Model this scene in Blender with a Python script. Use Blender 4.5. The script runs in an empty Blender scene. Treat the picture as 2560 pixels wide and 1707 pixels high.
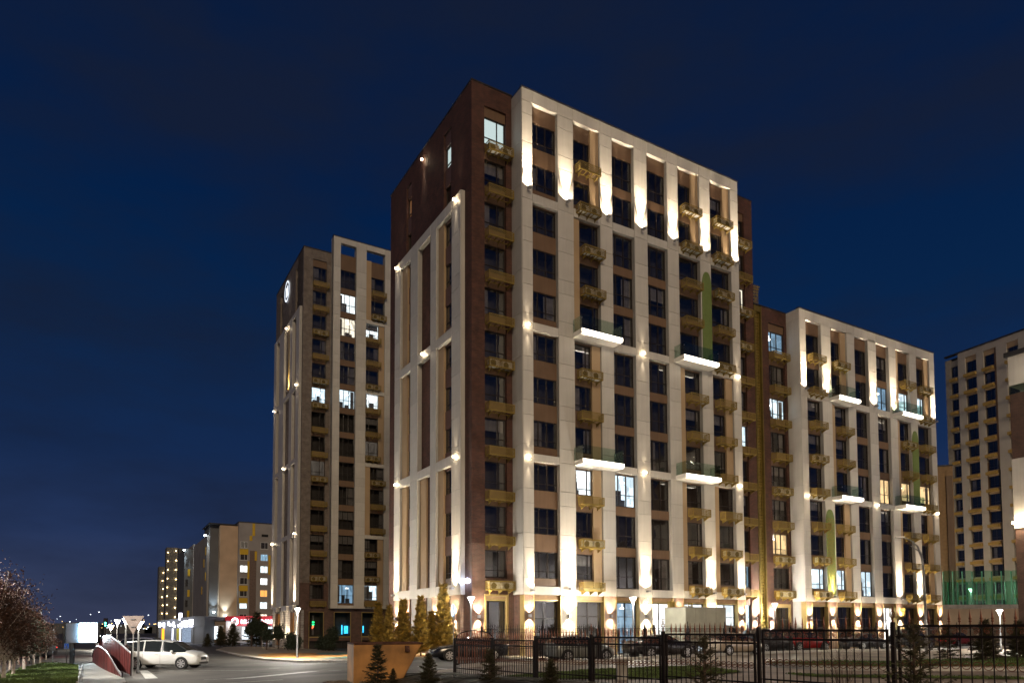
import bpy, bmesh, math, random
from mathutils import Vector, Matrix
random.seed(7)
R = math.radians
SC = bpy.context.scene
COL = SC.collection

# ------------------------------------------------------------------ camera, sky, low warm fill for the street light, exposure
cam = bpy.data.cameras.new('camera')
cam.lens = 36 * 1787 / 2560; cam.sensor_width = 36
cam.shift_y = (1477 - 853.5) / 2560
cam.clip_start = 0.1; cam.clip_end = 4000
camo = bpy.data.objects.new('camera', cam); COL.objects.link(camo)
camo.matrix_world = Matrix.Translation((0, 0, 2.45)) @ Matrix.Rotation(R(93), 4, 'X') @ Matrix.Rotation(R(-0.2), 4, 'Z')
SC.camera = camo
SC.view_settings.view_transform = 'Standard'; SC.view_settings.look = 'None'
SC.view_settings.gamma = 1; SC.view_settings.use_curve_mapping = False
SC.view_settings.exposure = 2.0
SC.cycles.use_denoising = True
SC.cycles.max_bounces = 5; SC.cycles.diffuse_bounces = 2; SC.cycles.glossy_bounces = 3
SC.cycles.transmission_bounces = 3; SC.cycles.transparent_max_bounces = 10
SC.cycles.sample_clamp_indirect = 3
SC.cycles.caustics_reflective = False; SC.cycles.caustics_refractive = False

SUN_AZ, SUN_EL = 170.0, 19.0        # compass-style angle from +Y clockwise, elevation
world = bpy.data.worlds.new('World'); SC.world = world; world.use_nodes = True
nt = world.node_tree; nt.nodes.clear()
def wn(t, **k):
    n = nt.nodes.new(t)
    for a, b in k.items(): setattr(n, a, b)
    return n
out = wn('ShaderNodeOutputWorld'); bg = wn('ShaderNodeBackground'); bg.inputs[1].default_value = 1
tc = wn('ShaderNodeTexCoord'); sep = wn('ShaderNodeSeparateXYZ'); nt.links.new(tc.outputs['Generated'], sep.inputs[0])
ramp = wn('ShaderNodeValToRGB')
nt.links.new(sep.outputs['Z'], ramp.inputs[0])
cr = ramp.color_ramp
SKY = [(0.0, (.0125, .0150, .0290)), (.05, (.0092, .0128, .0280)), (.12, (.0044, .0085, .0240)), (.22, (.0018, .0056, .0190)),
       (.38, (.0006, .0044, .0165)), (.55, (.0002, .0030, .0140)), (1.0, (.0001, .0014, .0070))]
while len(cr.elements) < len(SKY): cr.elements.new(.5)
for e, (p, c) in zip(cr.elements, SKY): e.position = p; e.color = (*c, 1)
sky = wn('ShaderNodeTexSky', sky_type='NISHITA'); sky.sun_disc = False
sky.sun_elevation = R(-4); sky.sun_rotation = R(SUN_AZ)
# thin dusk clouds
mp = wn('ShaderNodeMapping'); mp.inputs['Scale'].default_value = (1.3, 1.3, 4.2)
nt.links.new(tc.outputs['Generated'], mp.inputs[0])
noi = wn('ShaderNodeTexNoise'); noi.inputs['Scale'].default_value = 1.7; noi.inputs['Detail'].default_value = 6; noi.inputs['Roughness'].default_value = .55
nt.links.new(mp.outputs[0], noi.inputs[0])
mr = wn('ShaderNodeMapRange'); mr.inputs[1].default_value = .40; mr.inputs[2].default_value = .66; mr.inputs[3].default_value = 0; mr.inputs[4].default_value = .68
nt.links.new(noi.outputs[0], mr.inputs[0])
mix = wn('ShaderNodeMix', data_type='RGBA'); mix.inputs[7].default_value = (.0022, .0032, .0070, 1)
nt.links.new(mr.outputs[0], mix.inputs[0]); nt.links.new(ramp.outputs[0], mix.inputs[6])
add = wn('ShaderNodeMix', data_type='RGBA', blend_type='ADD'); add.inputs[0].default_value = .004
nt.links.new(mix.outputs[2], add.inputs[6]); nt.links.new(sky.outputs[0], add.inputs[7])
nt.links.new(add.outputs[2], bg.inputs[0]); nt.links.new(bg.outputs[0], out.inputs[0])

sun = bpy.data.lights.new('sun', 'SUN'); sun.energy = .235; sun.color = (1, .77, .50); sun.angle = R(12)  # faint warm fill, stands in for the spread of many street lamps
suno = bpy.data.objects.new('sun', sun); COL.objects.link(suno)
_d = Vector((math.sin(R(SUN_AZ)) * math.cos(R(SUN_EL)), math.cos(R(SUN_AZ)) * math.cos(R(SUN_EL)), math.sin(R(SUN_EL))))
suno.rotation_euler = _d.to_track_quat('Z', 'Y').to_euler()
suno.location = (0, -20, 60)

# ------------------------------------------------------------------ materials
MATS = {}
def mat(name, col, rough=.7, metal=0, spec=.4, var=.12, nscale=3.0, bump=0, bscale=40, emit=None, estr=0, alpha=None, island=0, coat=0, streak=0):
    if name in MATS: return MATS[name]
    m = bpy.data.materials.new(name); m.use_nodes = True; n = m.node_tree.nodes; l = m.node_tree.links
    p = n['Principled BSDF']
    p.inputs['Roughness'].default_value = rough; p.inputs['Metallic'].default_value = metal
    p.inputs['Specular IOR Level'].default_value = spec; p.inputs['Coat Weight'].default_value = coat
    p.inputs['Base Color'].default_value = (*col, 1)
    if var > 0:
        t = n.new('ShaderNodeTexCoord'); no = n.new('ShaderNodeTexNoise'); no.inputs['Scale'].default_value = nscale; no.inputs['Detail'].default_value = 5
        l.new(t.outputs['Object'], no.inputs[0])
        mx = n.new('ShaderNodeMix'); mx.data_type = 'RGBA'; mx.blend_type = 'MULTIPLY'; mx.inputs[0].default_value = 1
        cr = n.new('ShaderNodeMapRange'); cr.inputs[1].default_value = .3; cr.inputs[2].default_value = .7
        cr.inputs[3].default_value = 1 - var * 1.6; cr.inputs[4].default_value = 1 + var * .8
        l.new(no.outputs[0], cr.inputs[0])
        src = cr.outputs[0]
        if island:
            oi = n.new('ShaderNodeObjectInfo'); r2 = n.new('ShaderNodeMapRange'); r2.inputs[3].default_value = 1 - island; r2.inputs[4].default_value = 1 + island
            l.new(oi.outputs['Random'], r2.inputs[0])
            mu = n.new('ShaderNodeMath'); mu.operation = 'MULTIPLY'; l.new(src, mu.inputs[0]); l.new(r2.outputs[0], mu.inputs[1]); src = mu.outputs[0]
        l.new(src, mx.inputs[7]); mx.inputs[6].default_value = (*col, 1)
        l.new(mx.outputs[2], p.inputs['Base Color'])
    if bump:
        t2 = n.new('ShaderNodeTexCoord'); n2 = n.new('ShaderNodeTexNoise'); n2.inputs['Scale'].default_value = bscale; n2.inputs['Detail'].default_value = 4
        b = n.new('ShaderNodeBump'); b.inputs['Strength'].default_value = bump; b.inputs['Distance'].default_value = .02
        l.new(t2.outputs['Object'], n2.inputs[0]); l.new(n2.outputs[0], b.inputs['Height']); l.new(b.outputs[0], p.inputs['Normal'])
    if emit:
        p.inputs['Emission Color'].default_value = (*emit, 1); p.inputs['Emission Strength'].default_value = estr
    if streak:      # rain streaks and soot, independent of the light
        t3 = n.new('ShaderNodeTexCoord'); m3 = n.new('ShaderNodeMapping'); m3.inputs['Scale'].default_value = (5, 5, .22); n3 = n.new('ShaderNodeTexNoise'); n3.inputs['Scale'].default_value = 1; n3.inputs['Detail'].default_value = 6
        oi = n.new('ShaderNodeObjectInfo'); l.new(t3.outputs['Object'], m3.inputs[0]); l.new(oi.outputs['Location'], m3.inputs['Location']); l.new(m3.outputs[0], n3.inputs[0])
        r3 = n.new('ShaderNodeMapRange'); r3.inputs[1].default_value = .35; r3.inputs[2].default_value = .7; r3.inputs[3].default_value = 1; r3.inputs[4].default_value = 1 - streak; l.new(n3.outputs[0], r3.inputs[0])
        x3 = n.new('ShaderNodeMix'); x3.data_type = 'RGBA'; x3.blend_type = 'MULTIPLY'; x3.inputs[0].default_value = 1; l.new(mx.outputs[2], x3.inputs[6]); l.new(r3.outputs[0], x3.inputs[7]); l.new(x3.outputs[2], p.inputs['Base Color'])
    MATS[name] = m; return m

def emis(name, col, s, pattern=0):
    if name in MATS: return MATS[name]
    m = bpy.data.materials.new(name); m.use_nodes = True; n = m.node_tree.nodes; l = m.node_tree.links; n.clear()
    o = n.new('ShaderNodeOutputMaterial'); e = n.new('ShaderNodeEmission'); e.inputs[0].default_value = (*col, 1); e.inputs[1].default_value = s
    if pattern:      # things standing and hanging in the lit room
        t = n.new('ShaderNodeTexCoord'); mp = n.new('ShaderNodeMapping'); mp.inputs['Scale'].default_value = (3.1, 1.5, .9)
        oi = n.new('ShaderNodeObjectInfo'); ad = n.new('ShaderNodeVectorMath'); ad.operation = 'ADD'
        l.new(t.outputs['Object'], ad.inputs[0]); l.new(oi.outputs['Random'], ad.inputs[1])
        l.new(ad.outputs[0], mp.inputs[0])
        v = n.new('ShaderNodeTexVoronoi'); v.inputs['Scale'].default_value = pattern; v.distance = 'CHEBYCHEV'; l.new(mp.outputs[0], v.inputs[0])
        s1 = n.new('ShaderNodeSeparateColor'); l.new(v.outputs['Color'], s1.inputs[0])
        r = n.new('ShaderNodeMapRange'); r.inputs[3].default_value = s * .45; r.inputs[4].default_value = s * 1.1
        l.new(s1.outputs[0], r.inputs[0]); l.new(r.outputs[0], e.inputs[1])
    l.new(e.outputs[0], o.inputs[0]); MATS[name] = m; return m

def glassmat(name, tint, refl=.1, rough=.03, mx_=.8):
    m = bpy.data.materials.new(name); m.use_nodes = True; n = m.node_tree.nodes; l = m.node_tree.links; n.clear()
    o = n.new('ShaderNodeOutputMaterial'); tr = n.new('ShaderNodeBsdfTransparent'); tr.inputs[0].default_value = (*tint, 1)
    g = n.new('ShaderNodeBsdfGlossy'); g.inputs['Roughness'].default_value = rough
    fr = n.new('ShaderNodeLayerWeight'); fr.inputs[0].default_value = .25
    mr = n.new('ShaderNodeMapRange'); mr.inputs[3].default_value = refl; mr.inputs[4].default_value = mx_
    l.new(fr.outputs['Fresnel'], mr.inputs[0])
    t = n.new('ShaderNodeTexCoord'); no = n.new('ShaderNodeTexNoise'); no.inputs['Scale'].default_value = 1.1
    oi = n.new('ShaderNodeObjectInfo'); ad = n.new('ShaderNodeVectorMath'); ad.operation = 'ADD'; sc = n.new('ShaderNodeMath'); sc.operation = 'MULTIPLY'; sc.inputs[1].default_value = 40
    l.new(oi.outputs['Random'], sc.inputs[0]); l.new(sc.outputs[0], ad.inputs[1]); l.new(t.outputs['Object'], ad.inputs[0]); l.new(ad.outputs[0], no.inputs[0])
    b = n.new('ShaderNodeBump'); b.inputs['Strength'].default_value = .35; b.inputs['Distance'].default_value = .03
    l.new(no.outputs[0], b.inputs['Height']); l.new(b.outputs[0], g.inputs['Normal'])
    mx = n.new('ShaderNodeMixShader'); l.new(mr.outputs[0], mx.inputs[0]); l.new(tr.outputs[0], mx.inputs[1]); l.new(g.outputs[0], mx.inputs[2])
    l.new(mx.outputs[0], o.inputs[0]); MATS[name] = m; return m

def brickmat(name, c1, c2, mortar, low_mortar=None, zsplit=9.0, bw=.27, bh=.085, msize=.012, bump=.5, vert=False):
    m = bpy.data.materials.new(name); m.use_nodes = True; n = m.node_tree.nodes; l = m.node_tree.links
    p = n['Principled BSDF']; p.inputs['Roughness'].default_value = .75
    t = n.new('ShaderNodeTexCoord'); s = n.new('ShaderNodeSeparateXYZ'); l.new(t.outputs['Object'], s.inputs[0])
    ad = n.new('ShaderNodeMath'); ad.operation = 'ADD'; l.new(s.outputs['X'], ad.inputs[0]); l.new(s.outputs['Y'], ad.inputs[1])
    c = n.new('ShaderNodeCombineXYZ'); l.new(ad.outputs[0], c.inputs[0]); l.new(s.outputs['Z'], c.inputs[1])
    b = n.new('ShaderNodeTexBrick'); b.inputs['Scale'].default_value = 1; b.inputs['Brick Width'].default_value = bw; b.inputs['Row Height'].default_value = bh
    b.inputs['Mortar Size'].default_value = msize; b.inputs['Mortar Smooth'].default_value = .2; b.inputs['Bias'].default_value = -.1
    b.inputs['Color1'].default_value = (*c1, 1); b.inputs['Color2'].default_value = (*c2, 1); l.new(c.outputs[0], b.inputs[0])
    if low_mortar:
        r = n.new('ShaderNodeMath'); r.operation = 'LESS_THAN'; r.inputs[1].default_value = zsplit; l.new(s.outputs['Z'], r.inputs[0])
        mx = n.new('ShaderNodeMix'); mx.data_type = 'RGBA'; mx.inputs[6].default_value = (*mortar, 1); mx.inputs[7].default_value = (*low_mortar, 1)
        l.new(r.outputs[0], mx.inputs[0]); l.new(mx.outputs[2], b.inputs['Mortar'])
    else: b.inputs['Mortar'].default_value = (*mortar, 1)
    no = n.new('ShaderNodeTexNoise'); no.inputs['Scale'].default_value = 1.6; no.inputs['Detail'].default_value = 8; l.new(t.outputs['Object'], no.inputs[0])
    mr = n.new('ShaderNodeMapRange'); mr.inputs[1].default_value = .3; mr.inputs[2].default_value = .7; mr.inputs[3].default_value = .7; mr.inputs[4].default_value = 1.25; l.new(no.outputs[0], mr.inputs[0])
    mm = n.new('ShaderNodeMix'); mm.data_type = 'RGBA'; mm.blend_type = 'MULTIPLY'; mm.inputs[0].default_value = 1
    l.new(b.outputs['Color'], mm.inputs[6]); l.new(mr.outputs[0], mm.inputs[7]); l.new(mm.outputs[2], p.inputs['Base Color'])
    bp = n.new('ShaderNodeBump'); bp.inputs['Strength'].default_value = bump; bp.inputs['Distance'].default_value = .02; bp.invert = True
    l.new(b.outputs['Fac'], bp.inputs['Height']); l.new(bp.outputs[0], p.inputs['Normal'])
    MATS[name] = m; return m

def asphalt(name, col, crack=True):
    m = mat(name, col, rough=.8, var=.25, nscale=.35, spec=.35)
    n = m.node_tree.nodes; l = m.node_tree.links; p = n['Principled BSDF']
    t = n.new('ShaderNodeTexCoord'); a = n.new('ShaderNodeTexNoise'); a.inputs['Scale'].default_value = 9; a.inputs['Detail'].default_value = 10; l.new(t.outputs['Object'], a.inputs[0])
    b = n.new('ShaderNodeBump'); b.inputs['Strength'].default_value = .6; b.inputs['Distance'].default_value = .02; l.new(a.outputs[0], b.inputs['Height']); l.new(b.outputs[0], p.inputs['Normal'])
    r = n.new('ShaderNodeMapRange'); r.inputs[3].default_value = .55; r.inputs[4].default_value = .95
    a2 = n.new('ShaderNodeTexNoise'); a2.inputs['Scale'].default_value = .25; l.new(t.outputs['Object'], a2.inputs[0]); l.new(a2.outputs[0], r.inputs[0]); l.new(r.outputs[0], p.inputs['Roughness'])
    return m

def pavemat(name, col, bw, bh, mort=.6):
    m = bpy.data.materials.new(name); m.use_nodes = True; n = m.node_tree.nodes; l = m.node_tree.links; p = n['Principled BSDF']; p.inputs['Roughness'].default_value = .8
    t = n.new('ShaderNodeTexCoord'); b = n.new('ShaderNodeTexBrick'); b.inputs['Scale'].default_value = 1; b.inputs['Brick Width'].default_value = bw; b.inputs['Row Height'].default_value = bh
    b.inputs['Mortar Size'].default_value = .012; b.inputs['Color1'].default_value = (*col, 1); b.inputs['Color2'].default_value = (*[c * .85 for c in col], 1); b.inputs['Mortar'].default_value = (*[c * mort for c in col], 1)
    l.new(t.outputs['Object'], b.inputs[0]); no = n.new('ShaderNodeTexNoise'); no.inputs['Scale'].default_value = .8; no.inputs['Detail'].default_value = 8; l.new(t.outputs['Object'], no.inputs[0])
    mr = n.new('ShaderNodeMapRange'); mr.inputs[1].default_value = .3; mr.inputs[2].default_value = .7; mr.inputs[3].default_value = .7; mr.inputs[4].default_value = 1.15; l.new(no.outputs[0], mr.inputs[0])
    mm = n.new('ShaderNodeMix'); mm.data_type = 'RGBA'; mm.blend_type = 'MULTIPLY'; mm.inputs[0].default_value = 1
    l.new(b.outputs['Color'], mm.inputs[6]); l.new(mr.outputs[0], mm.inputs[7]); l.new(mm.outputs[2], p.inputs['Base Color'])
    MATS[name] = m; return m

WHITE = mat('white_cladding', (.60, .575, .53), rough=.42, var=.07, nscale=.5, bump=.45, bscale=1.4, island=.05, streak=.09)
WHITE2 = mat('white_backing', (.40, .385, .36), rough=.6, var=.05)
TAN = mat('tan_cladding', (.44, .315, .19), rough=.5, var=.05, nscale=.6)
BROWN = mat('brown_spandrel', (.185, .114, .068), rough=.5, var=.08, nscale=.7, bump=.3, bscale=1.5, island=.08, streak=.12)
GOLD = mat('gold_paint', (.29, .205, .05), rough=.42, metal=.25, var=.1)
GOLDT = mat('gold_trim', (.42, .31, .12), rough=.35, metal=.3, var=.05)
GREEN = mat('green_arch_panel', (.17, .23, .07), rough=.5, var=.06)
FRAME = mat('window_frame_dark', (.030, .022, .018), rough=.4, var=.05)
FRAMEW = mat('window_frame_white', (.6, .6, .6), rough=.4, var=.05)
DARK = mat('dark_void', (.012, .012, .014), rough=.9, var=0)
ROOM = mat('room_wall', (.10, .085, .07), rough=.9, var=.2, nscale=1.2)
CURT = mat('curtain_cloth', (.30, .27, .24), rough=.9, var=.2, nscale=2)
CAP = mat('roof_cap', (.03, .028, .03), rough=.5, var=.05)
ROOF = mat('roof_felt', (.05, .05, .05), rough=.9, var=.2)
BRICK = brickmat('red_brick', (.120, .044, .028), (.070, .028, .019), (.035, .024, .020), (.17, .135, .105), 8.4)
BRICKP = brickmat('pillar_brick', (.13, .062, .038), (.085, .04, .026), (.27, .22, .17))
BRICKG = brickmat('grey_brick', (.235, .195, .165), (.17, .14, .12), (.12, .10, .09), (.12, .09, .08), 8.4)
BRICKW = brickmat('pale_brick', (.50, .47, .44), (.42, .40, .38), (.2, .19, .18), bh=.30, bw=3.0, msize=.02)
BRICKB = brickmat('brown_brick', (.14, .075, .055), (.10, .055, .042), (.06, .04, .035))
GLASS = glassmat('window_glass', (.72, .74, .78), .15)
GLASSB = glassmat('balcony_glass', (.80, .88, .83), .03, .06, .25)
GLASSG = glassmat('green_glass', (.45, .80, .64), .02, .1, .12)
STEEL = mat('grey_steel', (.32, .32, .33), rough=.35, metal=.7, var=.05)
IRON = mat('dark_iron', (.014, .010, .011), rough=.6, spec=.15, var=.1)
RUST = mat('bronze_iron', (.16, .055, .028), rough=.45, metal=.3, var=.2, nscale=20)
BLACK = mat('black_plastic', (.015, .015, .016), rough=.5, var=0)
TYRE = mat('tyre_rubber', (.02, .02, .02), rough=.85, var=0)
RIM = mat('wheel_alloy', (.55, .55, .56), rough=.3, metal=.8, var=0)
CARGL = mat('car_glass', (.015, .018, .018), rough=.04, spec=.9, var=0)
CONC = mat('concrete', (.30, .28, .26), rough=.85, var=.2, nscale=2, bump=.3)
KERB = mat('kerb_stone', (.42, .41, .39), rough=.85, var=.15, nscale=4)
BARK = mat('bark', (.09, .06, .045), rough=.9, var=.3, nscale=9)
WBARK = mat('whitewashed_bark', (.45, .38, .32), rough=.9, var=.25, nscale=6)
SPRUCE = mat('spruce_needles', (.060, .054, .026), rough=.7, var=.4, nscale=6)
LARCH = mat('yellowing_needles', (.32, .21, .035), rough=.7, var=.45, nscale=3)
LEAF = mat('dark_leaves', (.03, .042, .022), rough=.6, var=.4, nscale=5)
REDLEAF = mat('reddish_leaves', (.085, .038, .022), rough=.7, var=.5, nscale=2)  # brownish leaves with the red street light put into their colour
GRASSM = mat('grass_blades', (.085, .13, .03), rough=.7, var=.45, nscale=1.5)
LAMPW = emis('lamp_white', (1, .95, .86), 9)
LAMPH = emis('lamp_warm', (1, .78, .50), 14)
LED = emis('led_strip', (1, .90, .74), 2.2)

# ------------------------------------------------------------------ mesh helpers
class MB:
    def __init__(s): s.v = []; s.f = []; s.m = []; s.mi = 0
    def box(s, x0, y0, z0, x1, y1, z1):
        b = len(s.v)
        s.v += [(x0, y0, z0), (x1, y0, z0), (x1, y1, z0), (x0, y1, z0), (x0, y0, z1), (x1, y0, z1), (x1, y1, z1), (x0, y1, z1)]
        for q in ((0, 3, 2, 1), (4, 5, 6, 7), (0, 1, 5, 4), (1, 2, 6, 5), (2, 3, 7, 6), (3, 0, 4, 7)):
            s.f.append(tuple(b + i for i in q)); s.m.append(s.mi)
        return s
    def quad(s, *p):
        b = len(s.v); s.v += [tuple(q) for q in p]; s.f.append(tuple(range(b, b + len(p)))); s.m.append(s.mi); return s
    def tube(s, p, q, r0, r1=None, n=8, cap=True):
        r1 = r0 if r1 is None else r1; p = Vector(p); q = Vector(q); d = (q - p)
        if d.length < 1e-6: return s
        d.normalize(); a = d.orthogonal().normalized(); c = d.cross(a); b = len(s.v)
        for (o, r) in ((p, r0), (q, r1)):
            for i in range(n):
                t = 2 * math.pi * i / n; s.v.append(tuple(o + a * (math.cos(t) * r) + c * (math.sin(t) * r)))
        for i in range(n):
            j = (i + 1) % n; s.f.append((b + i, b + j, b + n + j, b + n + i)); s.m.append(s.mi)
        if cap:
            s.f.append(tuple(b + n - 1 - i for i in range(n))); s.m.append(s.mi); s.f.append(tuple(b + n + i for i in range(n))); s.m.append(s.mi)
        return s
    def path(s, pts, r, n=6):
        for i in range(len(pts) - 1):
            rr = r if not isinstance(r, (list, tuple)) else r[i]; r2 = r if not isinstance(r, (list, tuple)) else r[i + 1]
            s.tube(pts[i], pts[i + 1], rr, r2, n)
        return s
    def lathe(s, prof, n=12, c=(0, 0)):
        b = len(s.v)
        for (r, z) in prof:
            for i in range(n):
                t = 2 * math.pi * i / n; s.v.append((c[0] + math.cos(t) * r, c[1] + math.sin(t) * r, z))
        for k in range(len(prof) - 1):
            for i in range(n):
                j = (i + 1) % n; s.f.append((b + k * n + i, b + k * n + j, b + (k + 1) * n + j, b + (k + 1) * n + i)); s.m.append(s.mi)
        return s
    def prism(s, poly, z0, z1):
        b = len(s.v); n = len(poly)
        s.v += [(x, y, z0) for x, y in poly] + [(x, y, z1) for x, y in poly]
        s.f.append(tuple(b + n - 1 - i for i in range(n))); s.f.append(tuple(b + n + i for i in range(n))); s.m += [s.mi] * 2
        for i in range(n):
            j = (i + 1) % n; s.f.append((b + i, b + j, b + n + j, b + n + i)); s.m.append(s.mi)
        return s
    def mesh(s, name, mats, smooth=False, bevel=0):
        me = bpy.data.meshes.new(name); me.from_pydata(s.v, [], s.f); me.update()
        if not isinstance(mats, (list, tuple)): mats = [mats]
        for m in mats: me.materials.append(m)
        if len(mats) > 1: me.polygons.foreach_set('material_index', s.m)
        if smooth: me.polygons.foreach_set('use_smooth', [True] * len(me.polygons))
        return me
    def build(s, name, mats, parent=None, loc=(0, 0, 0), rz=0, smooth=False, **props):
        return link(name, s.mesh(name, mats, smooth), parent, loc, rz, **props)

def link(name, data, parent=None, loc=(0, 0, 0), rz=0, scale=None, **props):
    o = bpy.data.objects.new(name, data); COL.objects.link(o); o.location = loc
    if rz: o.rotation_euler = (0, 0, rz)
    if scale: o.scale = scale if isinstance(scale, (tuple, list)) else (scale,) * 3
    if parent: o.parent = parent
    for k, v in props.items(): o[k] = v
    return o
def thing(name, label, cat, loc=(0, 0, 0), rz=0, group=None, scale=None):
    o = link(name, None, None, loc, rz, scale, label=label, category=cat)
    o.empty_display_size = .2
    if group: o['group'] = group
    return o
def copy_tree(o, loc, rz=0, parent=None, scale=None, label=None, group=None):
    c = o.copy(); COL.objects.link(c); c.parent = parent
    if parent is None:
        c.location = loc; c.rotation_euler = (0, 0, rz)
        if scale: c.scale = scale if isinstance(scale, (tuple, list)) else (scale,) * 3
    if label: c['label'] = label
    if group: c['group'] = group
    for ch in list(o.children): copy_tree(ch, None, parent=c)
    return c
def setmat(o, m, i=0):
    o.material_slots[i].link = 'OBJECT'; o.material_slots[i].material = m
def lerp(a, b, t): return a + (b - a) * t
CACHE = {}
def cached(key, fn):
    if key not in CACHE: CACHE[key] = fn()
    return CACHE[key]
def boxmesh(name, w, d, h, m):
    return cached((name, round(w, 3), round(d, 3), round(h, 3), m.name), lambda: MB().box(0, 0, 0, w, d, h).mesh(name, m))

# ground height: the street on the left lies half a metre below the forecourt of the buildings
def gz(x): return .5 * min(1, max(0, (x + 16) / 10))
def sheet(name, poly, off, m, kind='structure', parent=None, thick=0, **props):
    bm = bmesh.new(); vs = [bm.verts.new((x, y, 0)) for x, y in poly]; f = bm.faces.new(vs)
    if f.normal.z < 0: f.normal_flip()
    bm.normal_update()
    if bm.faces[:][0].normal.z < 0: bmesh.ops.reverse_faces(bm, faces=bm.faces[:])
    for xb in (-16, -6):
        g = bm.verts[:] + bm.edges[:] + bm.faces[:]
        bmesh.ops.bisect_plane(bm, geom=g, plane_co=(xb, 0, 0), plane_no=(1, 0, 0))
    if thick:
        r = bmesh.ops.extrude_face_region(bm, geom=bm.faces[:])
        top = [v for v in r['geom'] if isinstance(v, bmesh.types.BMVert)]
        for v in bm.verts: v.co.z = gz(v.co.x)
        for v in top: v.co.z = gz(v.co.x) + off
    else:
        for v in bm.verts: v.co.z = gz(v.co.x) + off
    bmesh.ops.recalc_face_normals(bm, faces=bm.faces[:]) if thick else None
    me = bpy.data.meshes.new(name); bm.to_mesh(me); bm.free(); me.materials.append(m)
    if kind: props['kind'] = kind
    return link(name, me, parent, **props)
# ------------------------------------------------------------------ the ground
BIG = 2200
sheet('ground', [(-BIG, -60), (BIG, -60), (BIG, BIG), (-BIG, BIG)], 0, asphalt('street_asphalt', (.095, .088, .078)))
PAVE = pavemat('grey_pavers', (.34, .33, .30), .4, .2)
PAVEP = pavemat('pink_pavers', (.34, .26, .21), .22, .11)
sheet('forecourt_drive', [(-2.6, 36.2), (1.1, 39.1), (4.5, 40.2), (6.9, 43.6), (10.8, 47.4), (21.6, 55.7), (26.6, 58), (36, 60.5), (60, 84), (110, 100), (110, 60), (60, 50), (30.3, 44.5), (25.4, 42.1), (20.5, 40), (17.2, 40.2), (12.8, 39.6), (8.2, 36.2), (2.9, 32.8), (.3, 29.8), (-1.9, 28.6), (-4, 33)],
      .004, asphalt('drive_asphalt', (.26, .21, .165)))
sheet('paved_walk', [(-3.5, 28), (.3, 27.7), (6.2, 27.2), (10.2, 31.5), (13.1, 30.4), (15.8, 29.3), (28, 29), (28, 12), (9, 8), (3.5, 20), (-1.5, 26)], .006, PAVEP)
sheet('curved_walk', [(10.4, 31.7), (13.2, 30.6), (16, 29.5), (28, 29.2), (28, 31.5), (17, 32), (14, 33.2), (13, 35), (13.6, 39.2), (12.8, 39.4), (9.4, 37)], .007, PAVEP)
sheet('pavement', [(-19.85, 33.2), (-30.4, 51), (-31.4, 54.6), (-29, 52.5), (-17.9, 33.3), (-16, 20), (-18, 20)], .06, PAVE, thick=1)
sheet('cross_street', [(-160, 53), (-30, 53.4), (-34, 66), (-160, 90)], .004, asphalt('cross_asphalt', (.075, .07, .066)))
# play surface with orange, sand and turquoise rubber shapes
kerb_line = [(-39.4, 98), (-35.1, 84.9), (-24.9, 65.7), (-19.7, 57), (-15.9, 53.2), (-10.7, 47.2), (-6.5, 46.2), (-3.6, 46.6), (-.2, 47.2)]
back = [(1.0, 49.0), (-3.2, 50.9), (-12, 66), (-21, 82), (-30, 95), (-38, 101)]
sheet('plaza', kerb_line + back, .10, mat('sand_rubber', (.36, .30, .22), var=.15, nscale=1.2), thick=1)
def blob(cx, cy, rx, ry, n=22, rot=0):
    return [(cx + rx * math.cos(t) * math.cos(rot) - ry * math.sin(t) * math.sin(rot), cy + rx * math.cos(t) * math.sin(rot) + ry * math.sin(t) * math.cos(rot)) for t in [2 * math.pi * i / n for i in range(n)]]
OR = mat('orange_rubber', (.45, .22, .06), var=.12, nscale=1.5); TQ = mat('turquoise_rubber', (.10, .26, .24), var=.12, nscale=1.5)
sheet('orange_play_surface', blob(-18.2, 65, 8.5, 4.2, rot=R(125)), .104, OR)
sheet('turquoise_play_surface', blob(-16.8, 69.3, 3.6, 2.0, rot=R(120)), .108, TQ)
sheet('turquoise_play_surface', blob(-13.2, 56.6, 3.3, 1.5, rot=R(130)), .108, TQ)
sheet('orange_play_surface', [(-8.6, 48.6), (-4, 48), (-4.4, 51), (-10, 58)], .104, OR)
# kerbs: single stones where they can be told apart
def kerb(name, pts, w=.15, h=.15, step=1.0, base=0):
    k = link(name, None, None, kind='structure')
    for (x0, y0), (x1, y1) in zip(pts, pts[1:]):
        L = math.hypot(x1 - x0, y1 - y0); n = max(1, round(L / step)); a = math.atan2(y1 - y0, x1 - x0)
        me = boxmesh('kerb_stone', L / n - .012, w, h + .1, KERB)
        for i in range(n):
            t = i / n; x = lerp(x0, x1, t); y = lerp(y0, y1, t)
            link('kerb_stone', me, k, (x, y, gz(x) - .1 + base + random.uniform(-.004, .004)), a)
    return k
kerb('plaza_kerb', kerb_line[1:], w=.16, h=.16)
kerb('drive_kerb', [(-2.6, 36.3), (1.1, 39.25), (4.5, 40.4), (6.9, 43.75), (10.8, 47.55), (21.6, 55.9), (26.6, 58.2), (36, 60.7), (48, 72)], h=.18, step=1.5)
kerb('lawn_kerb', [(13.0, 35.2), (13.9, 33.3), (16.9, 32.05), (28, 31.5)], h=.2)
kerb('lawn_kerb', [(-1.8, 28.4), (.3, 29.6), (2.9, 32.6), (7.2, 35.7), (10.4, 37.4), (12.8, 39.4), (13.7, 39.4)], h=.06, step=1.2)
kerb('pavement_kerb', [(-19.95, 33), (-30.5, 51), (-31.6, 54.8)], w=.08, h=.1)
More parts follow.
